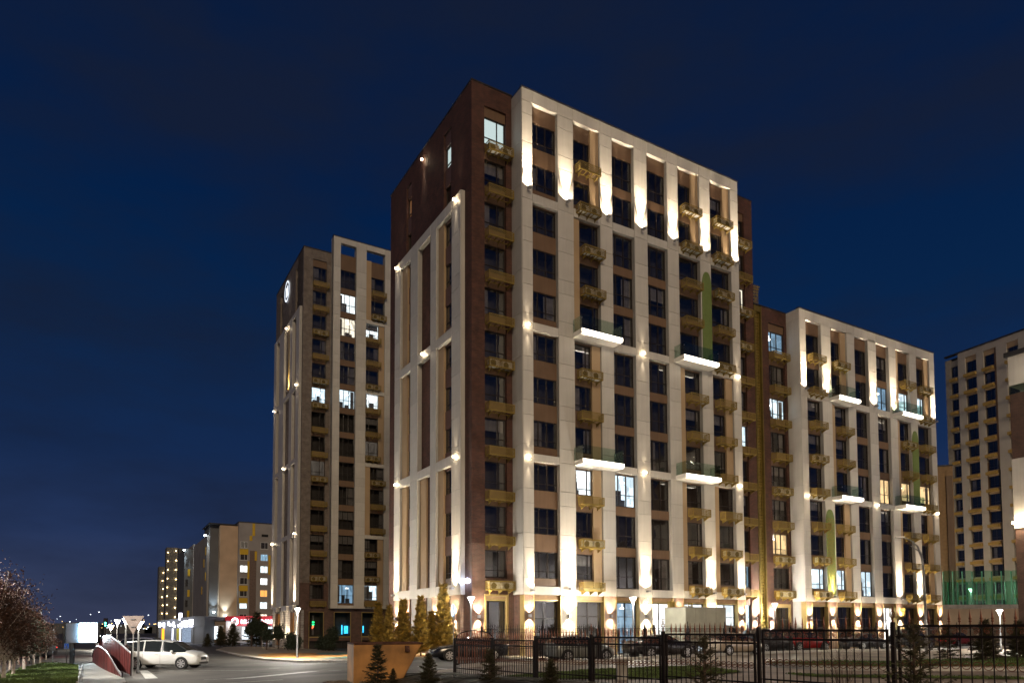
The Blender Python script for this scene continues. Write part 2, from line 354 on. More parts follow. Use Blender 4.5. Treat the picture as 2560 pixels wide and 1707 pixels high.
# lane markings
LINE = mat('road_paint', (.55, .55, .52), rough=.6, var=.25, nscale=6)
for pts in ([(-22.6, 43.5), (-22.2, 43.7), (-18.0, 36.5), (-18.5, 36.2)],
            [(-22, 43.0), (-15.5, 43.2), (-15.5, 43.35), (-22, 43.15)],
            [(-13.5, 33.6), (-12.2, 33.7), (-9.9, 37), (-10.8, 37.1)], [(-14.7, 34.2), (-11, 34.5), (-11, 34.62), (-14.7, 34.32)],
            [(-5, 37.4), (-3.2, 34.8), (-3.1, 34.9), (-4.8, 37.5)], [(-17.5, 29.6), (-9.8, 30.6), (-9.8, 30.75), (-17.5, 29.75)]):
    sheet('road_marking', pts, .008, LINE)
# grass: a base sheet under real blades
def grass(name, poly, off, n, hgt=.09, label=''):
    sheet('lawn_soil', poly, off, mat('lawn_soil', (.035, .045, .014), var=.35, nscale=1.2))
    xs = [p[0] for p in poly]; ys = [p[1] for p in poly]; mb = MB(); k = 0
    def inside(x, y):
        c = False; j = len(poly) - 1
        for i in range(len(poly)):
            if (poly[i][1] > y) != (poly[j][1] > y) and x < (poly[j][0] - poly[i][0]) * (y - poly[i][1]) / (poly[j][1] - poly[i][1]) + poly[i][0]: c = not c
            j = i
        return c
    while k < n:
        x = random.uniform(min(xs), max(xs)); y = random.uniform(min(ys), max(ys))
        if not inside(x, y): continue
        k += 1; a = random.uniform(0, 6.28); w = random.uniform(.02, .05); h = hgt * random.uniform(.5, 1.3) * (1 + .5 * math.sin(x * 1.3) * math.sin(y * .9)); z = gz(x) + off
        lx, ly = random.uniform(-.05, .05), random.uniform(-.05, .05)
        mb.quad((x - w * math.cos(a), y - w * math.sin(a), z), (x + w * math.cos(a), y + w * math.sin(a), z), (x + lx, y + ly, z + h))
    return mb.build(name, GRASSM, kind='stuff', label=label)
grass('grass', [(-20.1, 33.2), (-30.6, 50.6), (-33.5, 51.2), (-31.5, 46), (-25, 34), (-24, 30), (-20, 30)], .03, 26000, .12, 'mown green grass beside the grey pavement')
grass('grass', [(.3, 27.8), (6.1, 27.5), (10.1, 31.7), (9.3, 36.6), (7.2, 35.6), (2.9, 32.5), (.3, 29.5), (-1.5, 28.3)], .03, 22000, .07, 'dark grass between drive and paved walk')
grass('grass', [(13.2, 35.2), (14, 33.5), (17, 32.3), (28, 31.7), (45, 33), (45, 48), (30.5, 44.2), (25.4, 41.8), (20.5, 39.7), (17.2, 39.9), (13.9, 39.2)], .10, 22000, .07, 'dark grass bed edged by stone kerb')
grass('grass', [(11.4, 30.0), (13.0, 29.3), (19, 27.2), (19, 26.4), (12, 28.2)], .03, 3500, .07, 'narrow strip of grass between the paved walks')
# earth bank that carries the wrought iron fence
bank = MB(); F0, F1 = Vector((-2.9, 29.9, 0)), Vector((9.6, 11.0, 0)); fd = (F1 - F0).normalized(); fn = Vector((fd.y * -1, fd.x, 0))
for i in range(24):
    a = F0.lerp(F1, i / 24); b = F0.lerp(F1, (i + 1) / 24); ha, hb = lerp(.66, 1.08, i / 24), lerp(.66, 1.08, (i + 1) / 24)
    ja, jb = .03 * math.sin(i * 2.1), .03 * math.sin((i + 1) * 2.1)
    if i == 0: ha = .5
    bank.quad((*(a + fn * 1.1).xy, .5), (*(b + fn * 1.1).xy, .5), (*(b + fn * .25).xy, hb + jb), (*(a + fn * .25).xy, ha + ja))
    bank.quad((*(a + fn * .25).xy, ha + ja), (*(b + fn * .25).xy, hb + jb), (*(b - fn * 2.2).xy, hb + .05), (*(a - fn * 2.2).xy, ha + .02 if i else .5))
    bank.quad((*(a - fn * 2.2).xy, ha + .02 if i else .5), (*(b - fn * 2.2).xy, hb + .05), (*(b - fn * 4).xy, .5), (*(a - fn * 4).xy, .5))
bank.build('earth_bank', mat('bank_soil', (.05, .045, .025), var=.4, nscale=2, bump=.6, bscale=6), kind='structure')
PATCH = asphalt('asphalt_patch', (.045, .042, .04))
for pts in ([(-14, 38), (-10.5, 38.6), (-10.2, 40), (-13.8, 39.6)], [(-19, 46.5), (-14, 47.2), (-14.2, 48), (-19, 47.3)], [(-9.5, 33.5), (-7.2, 33.2), (-7.0, 34.6), (-9.3, 35)]): sheet('asphalt_patch', pts, .003, PATCH)
for x, y in ((-14.6, 44.3), (-9.0, 36.8), (-24, 40.5)):
    mh = thing('manhole_cover', {-14.6: 'round manhole cover on the street before the lamp of the play surface', -9.0: 'round manhole cover on the asphalt left of the skip', -24: 'manhole cover beside the corrugated parapet'}[x], 'manhole cover', (x, y, gz(x)))
    MB().lathe([(0, .012), (.30, .012), (.34, .006), (.42, .004)], 20).build('cover', mat('cast_iron', (.10, .10, .10), rough=.5, metal=.5, bump=.5, bscale=20), mh)
crk = MB(); rk = random.Random(4)
for i in range(14):
    x, y = rk.uniform(-24, -6), rk.uniform(32, 46); a = rk.uniform(-.4, .6)
    for k in range(12):
        x2, y2 = x + .35 * math.cos(a), y + .35 * math.sin(a); a += rk.uniform(-.5, .5); w = .012
        crk.quad((x, y - w, gz(x) + .009), (x2, y2 - w, gz(x2) + .009), (x2, y2 + w, gz(x2) + .009), (x, y + w, gz(x) + .009)); x, y = x2, y2
crk.build('asphalt_cracks', mat('crack_tar', (.015, .014, .014), rough=.6), kind='stuff', label='thin tarred cracks across the street asphalt')

# ------------------------------------------------------------------ facade kit (building-local axes: x along the front, y into the building)
class Face:
    """front: runs along +x, looks to -y;  left: runs along +y, looks to -x."""
    def __init__(s, root, kind, plane): s.root = root; s.k = kind; s.p = plane
    def b(s, mb, a0, a1, d0, d1, z0, z1):
        if s.k == 'F': mb.box(a0, s.p + d0, z0, a1, s.p + d1, z1)
        else: mb.box(s.p + d0, a0, z0, s.p + d1, a1, z1)
    def put(s, name, me, a0, a1, z, d=0, parent=None, **props):
        if s.k == 'F': o = link(name, me, parent or s.root, (a0, s.p + d, z), 0, **props)
        else: o = link(name, me, parent or s.root, (s.p + d, a1, z), -math.pi / 2, **props)
        return o
    def panel(s, name, a0, a1, z0, z1, m, d=-.04, th=.04, gap=.015):
        return s.put(name, boxmesh(name, a1 - a0 - 2 * gap, th, z1 - z0 - 2 * gap, m), a0 + gap, a1 - gap, z0 + gap, d)
    def pt(s, a, d, z): return (a, s.p + d, z) if s.k == 'F' else (s.p + d, a, z)
    def sub(s, d): return Face(s.root, s.k, s.p + d)

LIT = {'cool': emis('lit_room_cool', (.78, .95, 1), .62, 1.3), 'white': emis('lit_room_white', (.93, 1, .97), .75, 1.2), 'warm': emis('lit_room_warm', (1, .66, .30), .55, 1.3),
       'cream': emis('lit_room_cream', (1, .88, .66), .6, 1.2), 'pale': emis('lit_room_pale', (.80, .95, .88), .30), 'blue': emis('lit_room_blue', (.45, .75, 1), .22, 1.4),
       'orange': emis('lit_room_orange', (1, .42, .15), .10), 'bright': emis('lit_room_bright', (1, .95, .84), 1.3, 1.2), 'dimw': emis('lit_room_dim', (1, .8, .6), .035, 1.3)}

def window(face, a0, a1, z0, z1, d, vm, hm, lit=None, curtain=None, frame=FRAME, depth=1.0, open_pane=False, glass=GLASS, gap=None):
    """vm: mullion positions (fractions), hm: transom fractions; children of the window: panes, room, curtains."""
    w = a1 - a0; h = z1 - z0; t = .06
    def mk():
        mb = MB(); mb.box(0, 0, 0, t, .09, h); mb.box(w - t, 0, 0, w, .09, h); mb.box(t, 0, 0, w - t, .09, t); mb.box(t, 0, h - t, w - t, .09, h)
        for f in vm: mb.box(w * f - t * .55, .002, t, w * f + t * .55, .088, h - t)
        for f in hm: mb.box(t, .004, h * f - t * .4, w - t, .084, h * f + t * .4)
        return mb.mesh('window_frame', frame)
    o = face.put('window', cached(('win', round(w, 2), round(h, 2), tuple(vm), tuple(hm), frame.name), mk), a0, a1, z0, d)
    xs = [t] + [w * f for f in vm] + [w - t]; zs = [t] + [h * f for f in hm] + [h - t]
    for i in range(len(xs) - 1):
        for j in range(len(zs) - 1):
            pw, ph = xs[i + 1] - xs[i], zs[j + 1] - zs[j]
            me = cached(('pane', round(pw, 2), round(ph, 2), glass.name), lambda: MB().quad((0, 0, 0), (pw, 0, 0), (pw, 0, ph), (0, 0, ph)).mesh('pane', glass))
            link('pane', me, o, (xs[i], .045, zs[j]), random.uniform(-.004, .004))
    def room():
        mb = MB(); e = .02; D = depth
        mb.quad((e, D, e), (w - e, D, e), (w - e, D, h - e), (e, D, h - e))
        mb.quad((e, .1, e), (e, D, e), (e, D, h - e), (e, .1, h - e)); mb.quad((w - e, D, e), (w - e, .1, e), (w - e, .1, h - e), (w - e, D, h - e))
        mb.quad((e, .1, h - e), (e, D, h - e), (w - e, D, h - e), (w - e, .1, h - e)); mb.quad((e, .1, e), (w - e, .1, e), (w - e, D, e), (e, D, e))
        return mb.mesh('room_interior', ROOM)
    ro = link('room_interior', cached(('room', round(w, 2), round(h, 2), depth), room), o)
    if lit:
        setmat(ro, LIT[lit])
        if lit not in ('dimw', 'pale'):
            rr = random.Random(int(a0 * 77 + z0 * 131)); cx = w * rr.uniform(.3, .7)
            link('ceiling_lamp', cached('clamp', lambda: MB().tube((0, 0, 0), (0, 0, .25), .01, n=4).lathe([(.02, -.02), (.16, -.08), (.18, -.14), (0, -.16)], 10).mesh('ceiling_lamp', emis('room_lamp', (1, .95, .85), 3.5))), ro, (cx, .6, h - .32))
            mb = MB(); x = rr.uniform(.1, .5) * w; mb.box(x, .55, .1, x + rr.uniform(.3, .6), .85, h * rr.uniform(.3, .62)); x = rr.uniform(.05, .8) * w; mb.box(x, .7, .1, min(w - .06, x + .5), .95, h * .28); mb.build('furniture', mat('furniture', (.08, .06, .05), var=.2), ro)
            if rr.random() < .6: mb = MB(); mb.quad((.08, .16, h * .06), (w * .18, .2, h * .06), (w * .18, .2, h * .96), (.08, .16, h * .96)); mb.build('curtain', CURT, o)
    if curtain is None: curtain = random.random() < (.30 if lit else .5)
    if curtain:
        kind = random.choice('ABC'); cw = w * random.choice((.22, .3, .42)); 
        def cm():
            mb = MB(); n = 10; z1c = h - .07; z0c = .07 if kind != 'C' else h * .55
            ww = w - .14 if kind == 'C' else cw
            for i in range(n):
                xa, xb = ww * i / n, ww * (i + 1) / n; ya, yb = .03 * (i % 2), .03 * ((i + 1) % 2)
                mb.quad((xa, ya, z0c), (xb, yb, z0c), (xb, yb, z1c), (xa, ya, z1c))
            return mb.mesh('curtain', CURT)
        me = cached(('curt', kind, round(cw, 2), round(w, 2), round(h, 2)), cm)
        link('curtain', me, o, (.07 if kind != 'B' else w - .07 - cw, .2, 0))
    return o

def basket_meshes(w, h, dp):
    def lattice(L):
        mb = MB(); t = .022; mb.box(0, 0, 0, L, .02, .05); mb.box(0, 0, h - .05, L, .02, h); mb.box(0, 0, .05, .05, .02, h - .05); mb.box(L - .05, 0, .05, L, .02, h - .05)
        st = .155; k = -h
        while k < L:
            for sgn in (1, -1):
                pts = []
                for (za, zb) in ((.05, h - .05),):
                    xa, xb = (k, k + (zb - za)) if sgn > 0 else (k + (zb - za), k)
                    # clip the bar to the panel
                    def cl(x0, z0, x1, z1):
                        for lim, side in ((.05, 0), (L - .05, 1)):
                            if side == 0:
                                if x0 < lim and x1 < lim: return None
                                if x0 < lim: z0 = z0 + (z1 - z0) * (lim - x0) / (x1 - x0); x0 = lim
                                if x1 < lim: z1 = z1 + (z0 - z1) * (lim - x1) / (x0 - x1); x1 = lim
                            else:
                                if x0 > lim and x1 > lim: return None
                                if x0 > lim: z0 = z0 + (z1 - z0) * (x0 - lim) / (x0 - x1); x0 = lim
                                if x1 > lim: z1 = z1 + (z0 - z1) * (x1 - lim) / (x1 - x0); x1 = lim
                        return x0, z0, x1, z1
                    c = cl(xa, za, xb, zb)
                    if c:
                        x0, z0, x1, z1 = c; y = .004 if sgn > 0 else .012
                        mb.quad((x0 - t, y, z0), (x0 + t, y, z0), (x1 + t, y, z1), (x1 - t, y, z1))
            k += st
        n = int(L / (st * 2))
        for i in range(n + 1):
            x = .05 + i * st * 2
            if x < L - .12: mb.box(x - .03 + .08, .002, h / 2 - .045, x + .03 + .08, .018, h / 2 + .045)
        return mb.mesh('lattice_panel', GOLD)
    def base():
        mb = MB()
        for y in (0, dp - .06): mb.box(0, y, 0, w, y + .06, .05)
        for i in range(4): mb.box((w - .06) * i / 3, .06, .002, (w - .06) * i / 3 + .06, dp - .06, .048)
        for f in (.12, .5, .88):
            x = w * f; mb.quad((x, dp, -.28), (x, dp, 0), (x, .08, 0)); mb.box(x - .02, .05, -.05, x + .02, dp, -.002)
            mb.tube((x, dp - .02, -.26), (x, .1, -.04), .018, n=5)
        return mb.mesh('basket_base', GOLD)
    return (cached(('bf', w), lambda: lattice(w)), cached(('bs', dp), lambda: lattice(dp)), cached(('bb', w, dp), base))
def basket(face, a0, z, w=2.0, h=.60, dp=.62, unit=False, d=0):
    unit = unit or (random.random() < .3 and h < .7)
    f, s, b = basket_meshes(w, h, dp)
    o = face.put('air_conditioner_basket', b, a0, a0 + w, z, d - dp)
    link('front_panel', f, o, (0, 0, .05)); link('side_panel', s, o, (0, dp, .05), -math.pi / 2); link('side_panel', s, o, (w, dp, .05), -math.pi / 2)
    if unit:
        def um():
            mb = MB(); mb.box(.0, .12, .06, .8, .45, .56); mb.mi = 1; mb.tube((.3, .119, .31), (.3, .10, .31), .22, n=16); return mb.mesh('air_conditioner_unit', [FRAMEW, BLACK])
        me = cached('acu', um); link('air_conditioner_unit', me, o, (.1, .02, 0)); link('air_conditioner_unit', me, o, (w * .55, .02, 0))
    return o

# lamps on the facades: one light datablock for each kind
def spotdata(name, power, size, blend, col=(1, .80, .56), r=.04):
    l = bpy.data.lights.new(name, 'SPOT'); l.energy = power; l.spot_size = R(size); l.spot_blend = blend; l.color = col; l.shadow_soft_size = r; return l
UPW = spotdata('wash_light', 1900, 21, 1.0)
UPV = [UPW, spotdata('wash_light', 1500, 22, 1.0), spotdata('wash_light', 2300, 20, 1.0)]
UPM = spotdata('wash_light_soft', 900, 21, 1.0)
UPA = spotdata('wash_light_wide', 95, 100, .8); UPB = spotdata('wash_light_wide_soft', 55, 100, .8)
SCN = spotdata('sconce_light', 420, 112, 1.0)
STAR = spotdata('marker_light', 60, 34, 1.0)
fixmesh = MB().box(-.09, -.10, -.10, .09, .10, .10).mesh('lamp_housing', STEEL)
bulb = MB().lathe([(0, -.085), (.06, -.06), (.085, 0), (.06, .06), (0, .085)], 10).mesh('lamp_lens', LAMPH)
def uplight(face, a, z, data=UPW, off=.36, down=False, tilt=3.6):
    fx = link('facade_light', fixmesh, face.root, face.pt(a, -off, z))
    wide = {UPW: UPA, UPM: UPB}[data]
    if face.k == 'F': fx.scale = (1.2, 1.6, .7)
    else: fx.scale = (1.6, 1.2, .7)
    L = link('light', random.choice(UPV) if data is UPW else data, fx, (0, 0, .2 if not down else -.2))
    t = R(tilt)
    # spot looks along -Z; turn it up, lean towards the wall
    e = (math.pi - t, 0, 0) if not down else (t, 0, 0)
    L.rotation_euler = e
    if face.k == 'L': L.rotation_euler = (Matrix.Rotation(-math.pi / 2, 3, 'Z') @ Matrix.Rotation(e[0], 3, 'X')).to_euler()
    L2 = link('light', wide, fx, (0, 0, .25 if not down else -.25)); L2.rotation_euler = L.rotation_euler
    return fx
def sconce(face, a, z, off=.26, up=True, dn=True, data=SCN):
    fx = link('wall_sconce', fixmesh, face.root, face.pt(a, -off * .5, z))
    for k, ok in ((0, up), (1, dn)):
        if not ok: continue
        L = link('light', data, fx, (0, -.02 if face.k == 'F' else 0, .16 if k == 0 else -.16)); t = R(3)
        if face.k == 'L': L.location = (-.02, 0, .16 if k == 0 else -.16)
        e = math.pi - t if k == 0 else t
        L.rotation_euler = (e, 0, 0) if face.k == 'F' else (Matrix.Rotation(-math.pi / 2, 3, 'Z') @ Matrix.Rotation(e, 3, 'X')).to_euler()
    return fx
def marker(face, a, z, off=.22):
    fx = link('marker_lamp', bulb, face.root, face.pt(a, -off, z), scale=1.1)
    for k in (0, 1):
        L = link('light', STAR, fx, (0, 0, .12 if k == 0 else -.12)); t = R(2); e = math.pi - t if k == 0 else t
        L.rotation_euler = (e, 0, 0) if face.k == 'F' else (Matrix.Rotation(-math.pi / 2, 3, 'Z') @ Matrix.Rotation(e, 3, 'X')).to_euler()
    mb = cached('arm', lambda: MB().box(-.02, 0, -.02, .02, .16, .02).mesh('lamp_arm', STEEL))
    link('lamp_arm', mb, fx, (0, 0, 0), 0 if face.k == 'F' else -math.pi / 2)
    return fx

def pier(face, a0, a1, z0, z1, joints, th=.5, m=WHITE):
    """pier clad with separate panels"""
    mb = MB(); face.b(mb, a0 + .01, a1 - .01, 0, th, z0, z1); mb.build('pier', WHITE2, face.root)
    zs = [z0] + [j for j in joints if z0 + .3 < j < z1 - .3] + [z1]
    for p, q in zip(zs, zs[1:]): face.panel('cladding_panel', a0, a1, p, q, m)
FH = 3.14
def wz(k): return 6.0 + FH * (k - 2)      # sill of storey k
JO = []
for k in range(2, 13): JO += [wz(k) + .02, wz(k) + 2.12]
BANDS = [(4.83, 5.42), (14.25, 14.80), (23.68, 24.28), (33.10, 33.75)]

def balcony(face, a0, a1, z, dp=1.2, gl=1.0):
    """projecting slab with a light strip along its edge and a glass guard"""
    mb = MB(); face.b(mb, a0, a1, -dp, -.05, z, z + .34); o = mb.build('balcony_slab', mat('balcony_white', (.66, .64, .60), rough=.35, var=.03), face.root)
    mb = MB(); face.b(mb, a0 + .02, a1 - .02, -dp - .012, -dp - .002, z + .07, z + .32); mb.build('led_strip', LED, o)
    mb = MB(); face.b(mb, a0 + .1, a1 - .1, -dp + .08, -dp + .16, z - .012, z - .002); mb.build('led_strip', LED, o)
    for (x0, x1, y0, y1) in ((a0 + .06, (a0 + a1) / 2 - .01, -dp + .05, -dp + .065), ((a0 + a1) / 2 + .01, a1 - .06, -dp + .05, -dp + .065), (a0 + .05, a0 + .065, -dp + .08, -.06), (a1 - .065, a1 - .05, -dp + .08, -.06)):
        mb = MB(); face.b(mb, x0, x1, y0, y1, z + .34, z + .34 + gl); mb.build('glass_guard', GLASSB, o)
    mb = MB()
    for x in (a0 + .05, a1 - .08): face.b(mb, x, x + .05, -.12, -.05, z + gl * .95, z + gl); face.b(mb, x, x + .05, -dp + .03, -dp + .1, z + gl * 1.1, z + gl * 1.16)
    mb.build('guard_clamp', STEEL, o)
    return o

# styles of window: (mullions, transoms)
STY = {'A': ((.27, .60), (.26,)), 'B': ((.24, .60), (.37,)), 'C': ((.74,), (.24,)), 'K': ((.64,), (.26,)), 'N': ((), (.25,))}
def storey_window(face, a0, a1, k, sty, lit=None, d=.30, z0=None, z1=None, **kw):
    z0 = wz(k) if z0 is None else z0; z1 = wz(k) + 1.9 if z1 is None else z1
    return window(face, a0, a1, z0, z1, d, *STY[sty], lit=lit, **kw)

def white_front(root, x0, nk, lits, units, y=0, balc=(), top=41.4, green=(), tanpat=None, b1='A', zmax_zone=None, fine=True):
    """six-bay white frame, shared by the tall block and the block on the right. x0 = left edge, nk = top storey"""
    F = Face(root, 'F', y); G = F.sub(.10)
    piers = [(0, .88), (3.07, 4.49), (6.96, 8.16), (10.33, 11.68), (13.8, 15.02), (17.42, 18.66), (21.10, 22.05)]
    bays = [(.88, 3.07), (4.49, 6.96), (8.16, 10.33), (11.68, 13.8), (15.02, 17.42), (18.66, 21.10)]
    topz = top - .92
    for i, (a, b) in enumerate(piers): pier(F, x0 + a, x0 + b, 4.83, top, JO + [topz])
    bands = [bd for bd in BANDS if bd[1] < topz - 3] + [(topz, top)]
    for (a, b) in bays:
        for (z0, z1) in bands:
            mb = MB(); F.b(mb, x0 + a, x0 + b, 0, .5, z0, z1); mb.build('band', WHITE2, root); F.panel('cladding_panel', x0 + a, x0 + b, z0, z1, WHITE)
    mb = MB(); F.b(mb, x0 - .04, x0 + 22.09, -.08, .3, top, top + .10); mb.build('parapet_cap', CAP, root)
    zones = [(bands[i][1], bands[i + 1][0]) for i in range(len(bands) - 1)]
    for bi, (a, b) in enumerate(bays):
        for zi, (z0, z1) in enumerate(zones):
            ks = [k for k in range(2, nk + 1) if z0 - .1 < wz(k) < z1]
            topzone = zi == len(zones) - 1
            side = None
            if bi in (1, 4, 5): side = tanpat[zi][(1, 4, 5).index(bi)]
            wa, wb = a, b
            if side == 'R': wb = b - .78
            elif side == 'L': wa = a + .62
            if side:
                ta, tb = (wb, b) if side == 'R' else (a, wa)
                mb = MB(); F.b(mb, x0 + ta, x0 + tb, .14, .5, z0, z1); mb.build('tan_strip', TAN, root)
            tall = bi in (2, 3)
            cur = z0
            for k in ks:
                s, e = (wz(k) - .55, wz(k) + 1.9) if tall else (wz(k), wz(k) + 1.9)
                if tall and s < z0: s = z0 + .02
                if s - cur > .03: F.panel('spandrel_panel', x0 + wa, x0 + wb, cur, s, BROWN, d=.26, th=.2, gap=.004)
                sty = b1 if bi == 0 else ('B' if tall else 'C')
                storey_window(F, x0 + wa + .01, x0 + wb - .01, k, sty, lits.get((bi + 1, k)), z0=s, z1=e, depth=1.1)
                cur = e
            if z1 - cur > .05: F.panel('spandrel_panel', x0 + wa, x0 + wb, cur, z1, BROWN, d=.26, th=.2, gap=.004)
            if bi in (1, 4, 5) or (bi == 0 and b1 == 'C'):
                for k in ks:
                    if (bi + 1, k) in units.get('skip', ()): continue
                    off = .25 if side != 'L' else 0
                    basket(F, x0 + wa + off - .05, wz(k) - .86, 1.95, unit=(bi + 1, k) in units.get('ac', ()), d=-.02)
    return F, piers, bays

def ground_storey(F, x0, piers, bays, kinds, lit, gz0=.45):
    """brick and relief pillars, gold trims, shop windows"""
    root = F.root
    for i, (a, b) in enumerate(piers):
        m = BRICKP if kinds[i] == 'b' else mat('relief_panel', (.44, .41, .36), rough=.6, var=.1, nscale=1, bump=1, bscale=9)
        mb = MB(); F.b(mb, x0 + a + .06, x0 + b - .06, -.0, .6, gz0, 4.83); mb.build('pillar', m, root)
        mb = MB(); F.b(mb, x0 + a, x0 + a + .06, -.03, .5, gz0, 4.80); F.b(mb, x0 + b - .06, x0 + b, -.03, .5, gz0, 4.80); mb.build('gold_trim', GOLDT, root)
        if kinds[i] == 'f':        # carved leaf relief
            mb = MB(); rr = random.Random(5 + i)
            for zz in range(26):
                for xx in range(5):
                    cx = x0 + a + .18 + (b - a - .36) * (xx + .5 * (zz % 2)) / 4.5; cz = gz0 + .15 + zz * .165; t = rr.choice((-1, 1)) * .8
                    if cx > x0 + b - .15: continue
                    p = [(cx - .02, cz - .08), (cx + .07 * t, cz), (cx + .02, cz + .09), (cx - .05 * t, cz + .02)]
                    bs = len(mb.v); yy = F.p - .028
                    mb.v += [(q[0], yy if j % 2 else yy + .02, q[1]) for j, q in enumerate(p)]; mb.f.append((bs, bs + 1, bs + 2, bs + 3)); mb.m.append(0)
            o = mb.build('leaf_relief', m, root); o['kind'] = 'stuff'
    for i, (a, b) in enumerate(bays):
        F.panel('lintel_panel', x0 + a, x0 + b, 4.50, 4.83, mat('lintel_tan', (.42, .27, .15), rough=.5, var=.05), d=.2, th=.2)
        mb = MB(); F.b(mb, x0 + a, x0 + b, .12, .3, 4.40, 4.49); mb.build('gold_trim', GOLDT, root)
        G = F.sub(.34)
        vm, hm = ((.5,), (.72,)) if i % 3 else ((.45,), (.68,))
        window(G, x0 + a + .02, x0 + b - .02, gz0 + .1, 4.40, 0, vm, hm, lit=lit[i], curtain=False, depth=1.4)
# ------------------------------------------------------------------ the tall block
AZ = R(30.4)
OX, OY = .8046, 49.5365
def building(name, label, cat='apartment block', loc=(OX, OY, 0), rz=AZ): return thing(name, label, cat, loc, rz)
tall = building('apartment_block', 'tall twelve storey apartment block with dark brick corner, white frame and gold air conditioner baskets')
rt = tall
def core(root, x0, y0, x1, y1, z1, m=DARK, z0=0):
    mb = MB(); mb.box(x0, y0, z0, x1, y1, z1); mb.build('core_wall', m, root)
core(rt, -2.0, 2.7, 25.0, 17.0, 41.2)
mb = MB(); mb.box(-3.25, 1.5, 41.2, 25.55, 17.4, 41.35); mb.build('roof', ROOF, rt)
mb = MB(); mb.box(.02, .5, 5, .42, 2.8, 41.3); mb.box(21.6, .5, 5, 22.03, 2.8, 41.3); mb.build('return_wall', WHITE2, rt)
# side of the white frame: panels facing left
SF = Face(rt, 'L', 0)
for p, q in zip([4.83] + JO[0::2][1:] + [41.4 - .9], JO[0::2][1:] + [41.4 - .9, 41.4]): SF.panel('cladding_panel', .0, 1.42, p, q, WHITE, d=-.02, th=.04)
mb = MB(); mb.box(.0, .0, 41.4, .3, 1.5, 41.5); mb.build('parapet_cap', CAP, rt)
lits = {(2, 4): 'white', (3, 4): 'cool', (4, 7): None}
F, PI, BA = white_front(rt, 0, 12, lits, {'ac': {(2, 9), (2, 10), (6, 12), (6, 11)}, 'skip': {(2, 8), (2, 5), (5, 8), (5, 5)}},
                        tanpat=[('R', 'L', 'L'), ('R', 'L', 'R'), ('L', None, None), ('R', 'R', 'R')])
for (a0, a1) in ((4.3, 8.1), (14.3, 18.2)):
    for z in (23.83, 14.30): balcony(F, a0, a1, z)
# green pointed arch panel set in the sixth pier
def arch_poly(a0, a1, z0, z1, n=7):
    c = (a0 + a1) / 2; w = (a1 - a0) / 2; L = [(a0, z0), (a1, z0)]
    for i in range(n + 1): t = i / n; L.append((c + w * math.cos(t * math.pi / 2) ** .8, z1 - 1.1 + 1.1 * math.sin(t * math.pi / 2) ** 1.3 if i < n else z1))
    for i in range(n - 1, -1, -1): t = i / n; L.append((c - w * math.cos(t * math.pi / 2) ** .8, z1 - 1.1 + 1.1 * math.sin(t * math.pi / 2) ** 1.3))
    return L
def arch_panel(face, a0, a1, z0, z1, m, lattice=False):
    P = arch_poly(a0, a1, z0, z1); n = len(P); mb = MB(); yf, yb = face.p - .09, face.p - .04
    pts = [(x, yf, z) for x, z in P] if face.k == 'F' else [(yf, x, z) for x, z in P]
    pt2 = [(x, yb, z) for x, z in P] if face.k == 'F' else [(yb, x, z) for x, z in P]
    mb.v = pts + pt2; mb.f.append(tuple(range(n))); mb.m.append(0)
    for i in range(n): j = (i + 1) % n; mb.f.append((i, j, n + j, n + i)); mb.m.append(0)
    o = mb.build('arch_panel', m, face.root)
    if lattice:
        mb = MB(); z = z0 + .1
        while z < z1 - .9:
            for x in range(3):
                cx = a0 + (a1 - a0) * (x + .5 + (.5 if int(round((z - z0) / .16)) % 2 else 0)) / 3.2
                if cx > a1 - .1: continue
                a, b = .13, .09
                mb.quad((cx - a, yf - .004, z), (cx, yf - .05, z - b), (cx + a, yf - .004, z), (cx, yf - .03, z + b))
            z += .16
        mb.build('lattice_relief', GOLD, o)['kind'] = 'stuff'
    return o
arch_panel(F, 17.56, 18.62, 24.3, 32.3, GREEN)
# brick corner column with one window per storey
BF = Face(rt, 'F', 1.42)
mb = MB(); BF.b(mb, -3.30, -2.27, 0, .5, .3, 41.6); BF.b(mb, -.47, .0, 0, .5, .3, 41.6)
BF.b(mb, -2.27, -.47, 0, .5, 40.1, 41.6); BF.b(mb, -2.27, -.47, 0, .5, 4.86, 6.0)
mb.box(-3.30, 1.92, .3, -2.8, 4.0, 41.6); mb.build('brick_wall', BRICK, rt)
mb = MB(); mb.box(-3.34, 1.38, 41.6, .05, 1.95, 41.7); mb.box(-3.34, 1.95, 41.6, -2.8, 17.5, 41.7); mb.build('parapet_cap', CAP, rt)
for k in range(2, 13):
    z0 = wz(k) if k > 2 else 6.05; z1 = wz(k) + 1.98
    window(BF, -2.25, -.49, z0, z1, .22, *STY['K'], lit='pale' if k == 12 else None, curtain=False if k == 12 else None)
    nz = wz(k + 1) if k < 12 else 40.1
    BF.panel('spandrel_panel', -2.27, -.47, z1, nz, BROWN, d=.16, th=.3, gap=.003)
    basket(BF, -2.25, wz(k) - .88, 2.05, d=-.02)
mb = MB(); BF.b(mb, -2.34, -2.2, -.05, .3, .45, 4.86); BF.b(mb, -.55, -.41, -.05, .3, .45, 4.86); BF.b(mb, -2.2, -.55, -.05, .3, 4.72, 4.86); BF.b(mb, -2.2, -.55, .02, .3, 4.40, 4.50); mb.build('gold_trim', GOLDT, rt)
BF.panel('lintel_panel', -2.2, -.55, 4.50, 4.72, mat('lintel_tan', (.42, .27, .15)), d=.1, th=.2)
window(BF, -2.2, -.55, .6, 4.40, .25, (.2,), (), curtain=False, glass=GLASS, depth=1.0)
ground_storey(F, 0, PI, BA, 'bfbfbfb', [None, 'dimw', 'blue', 'bright', 'white', 'white'])
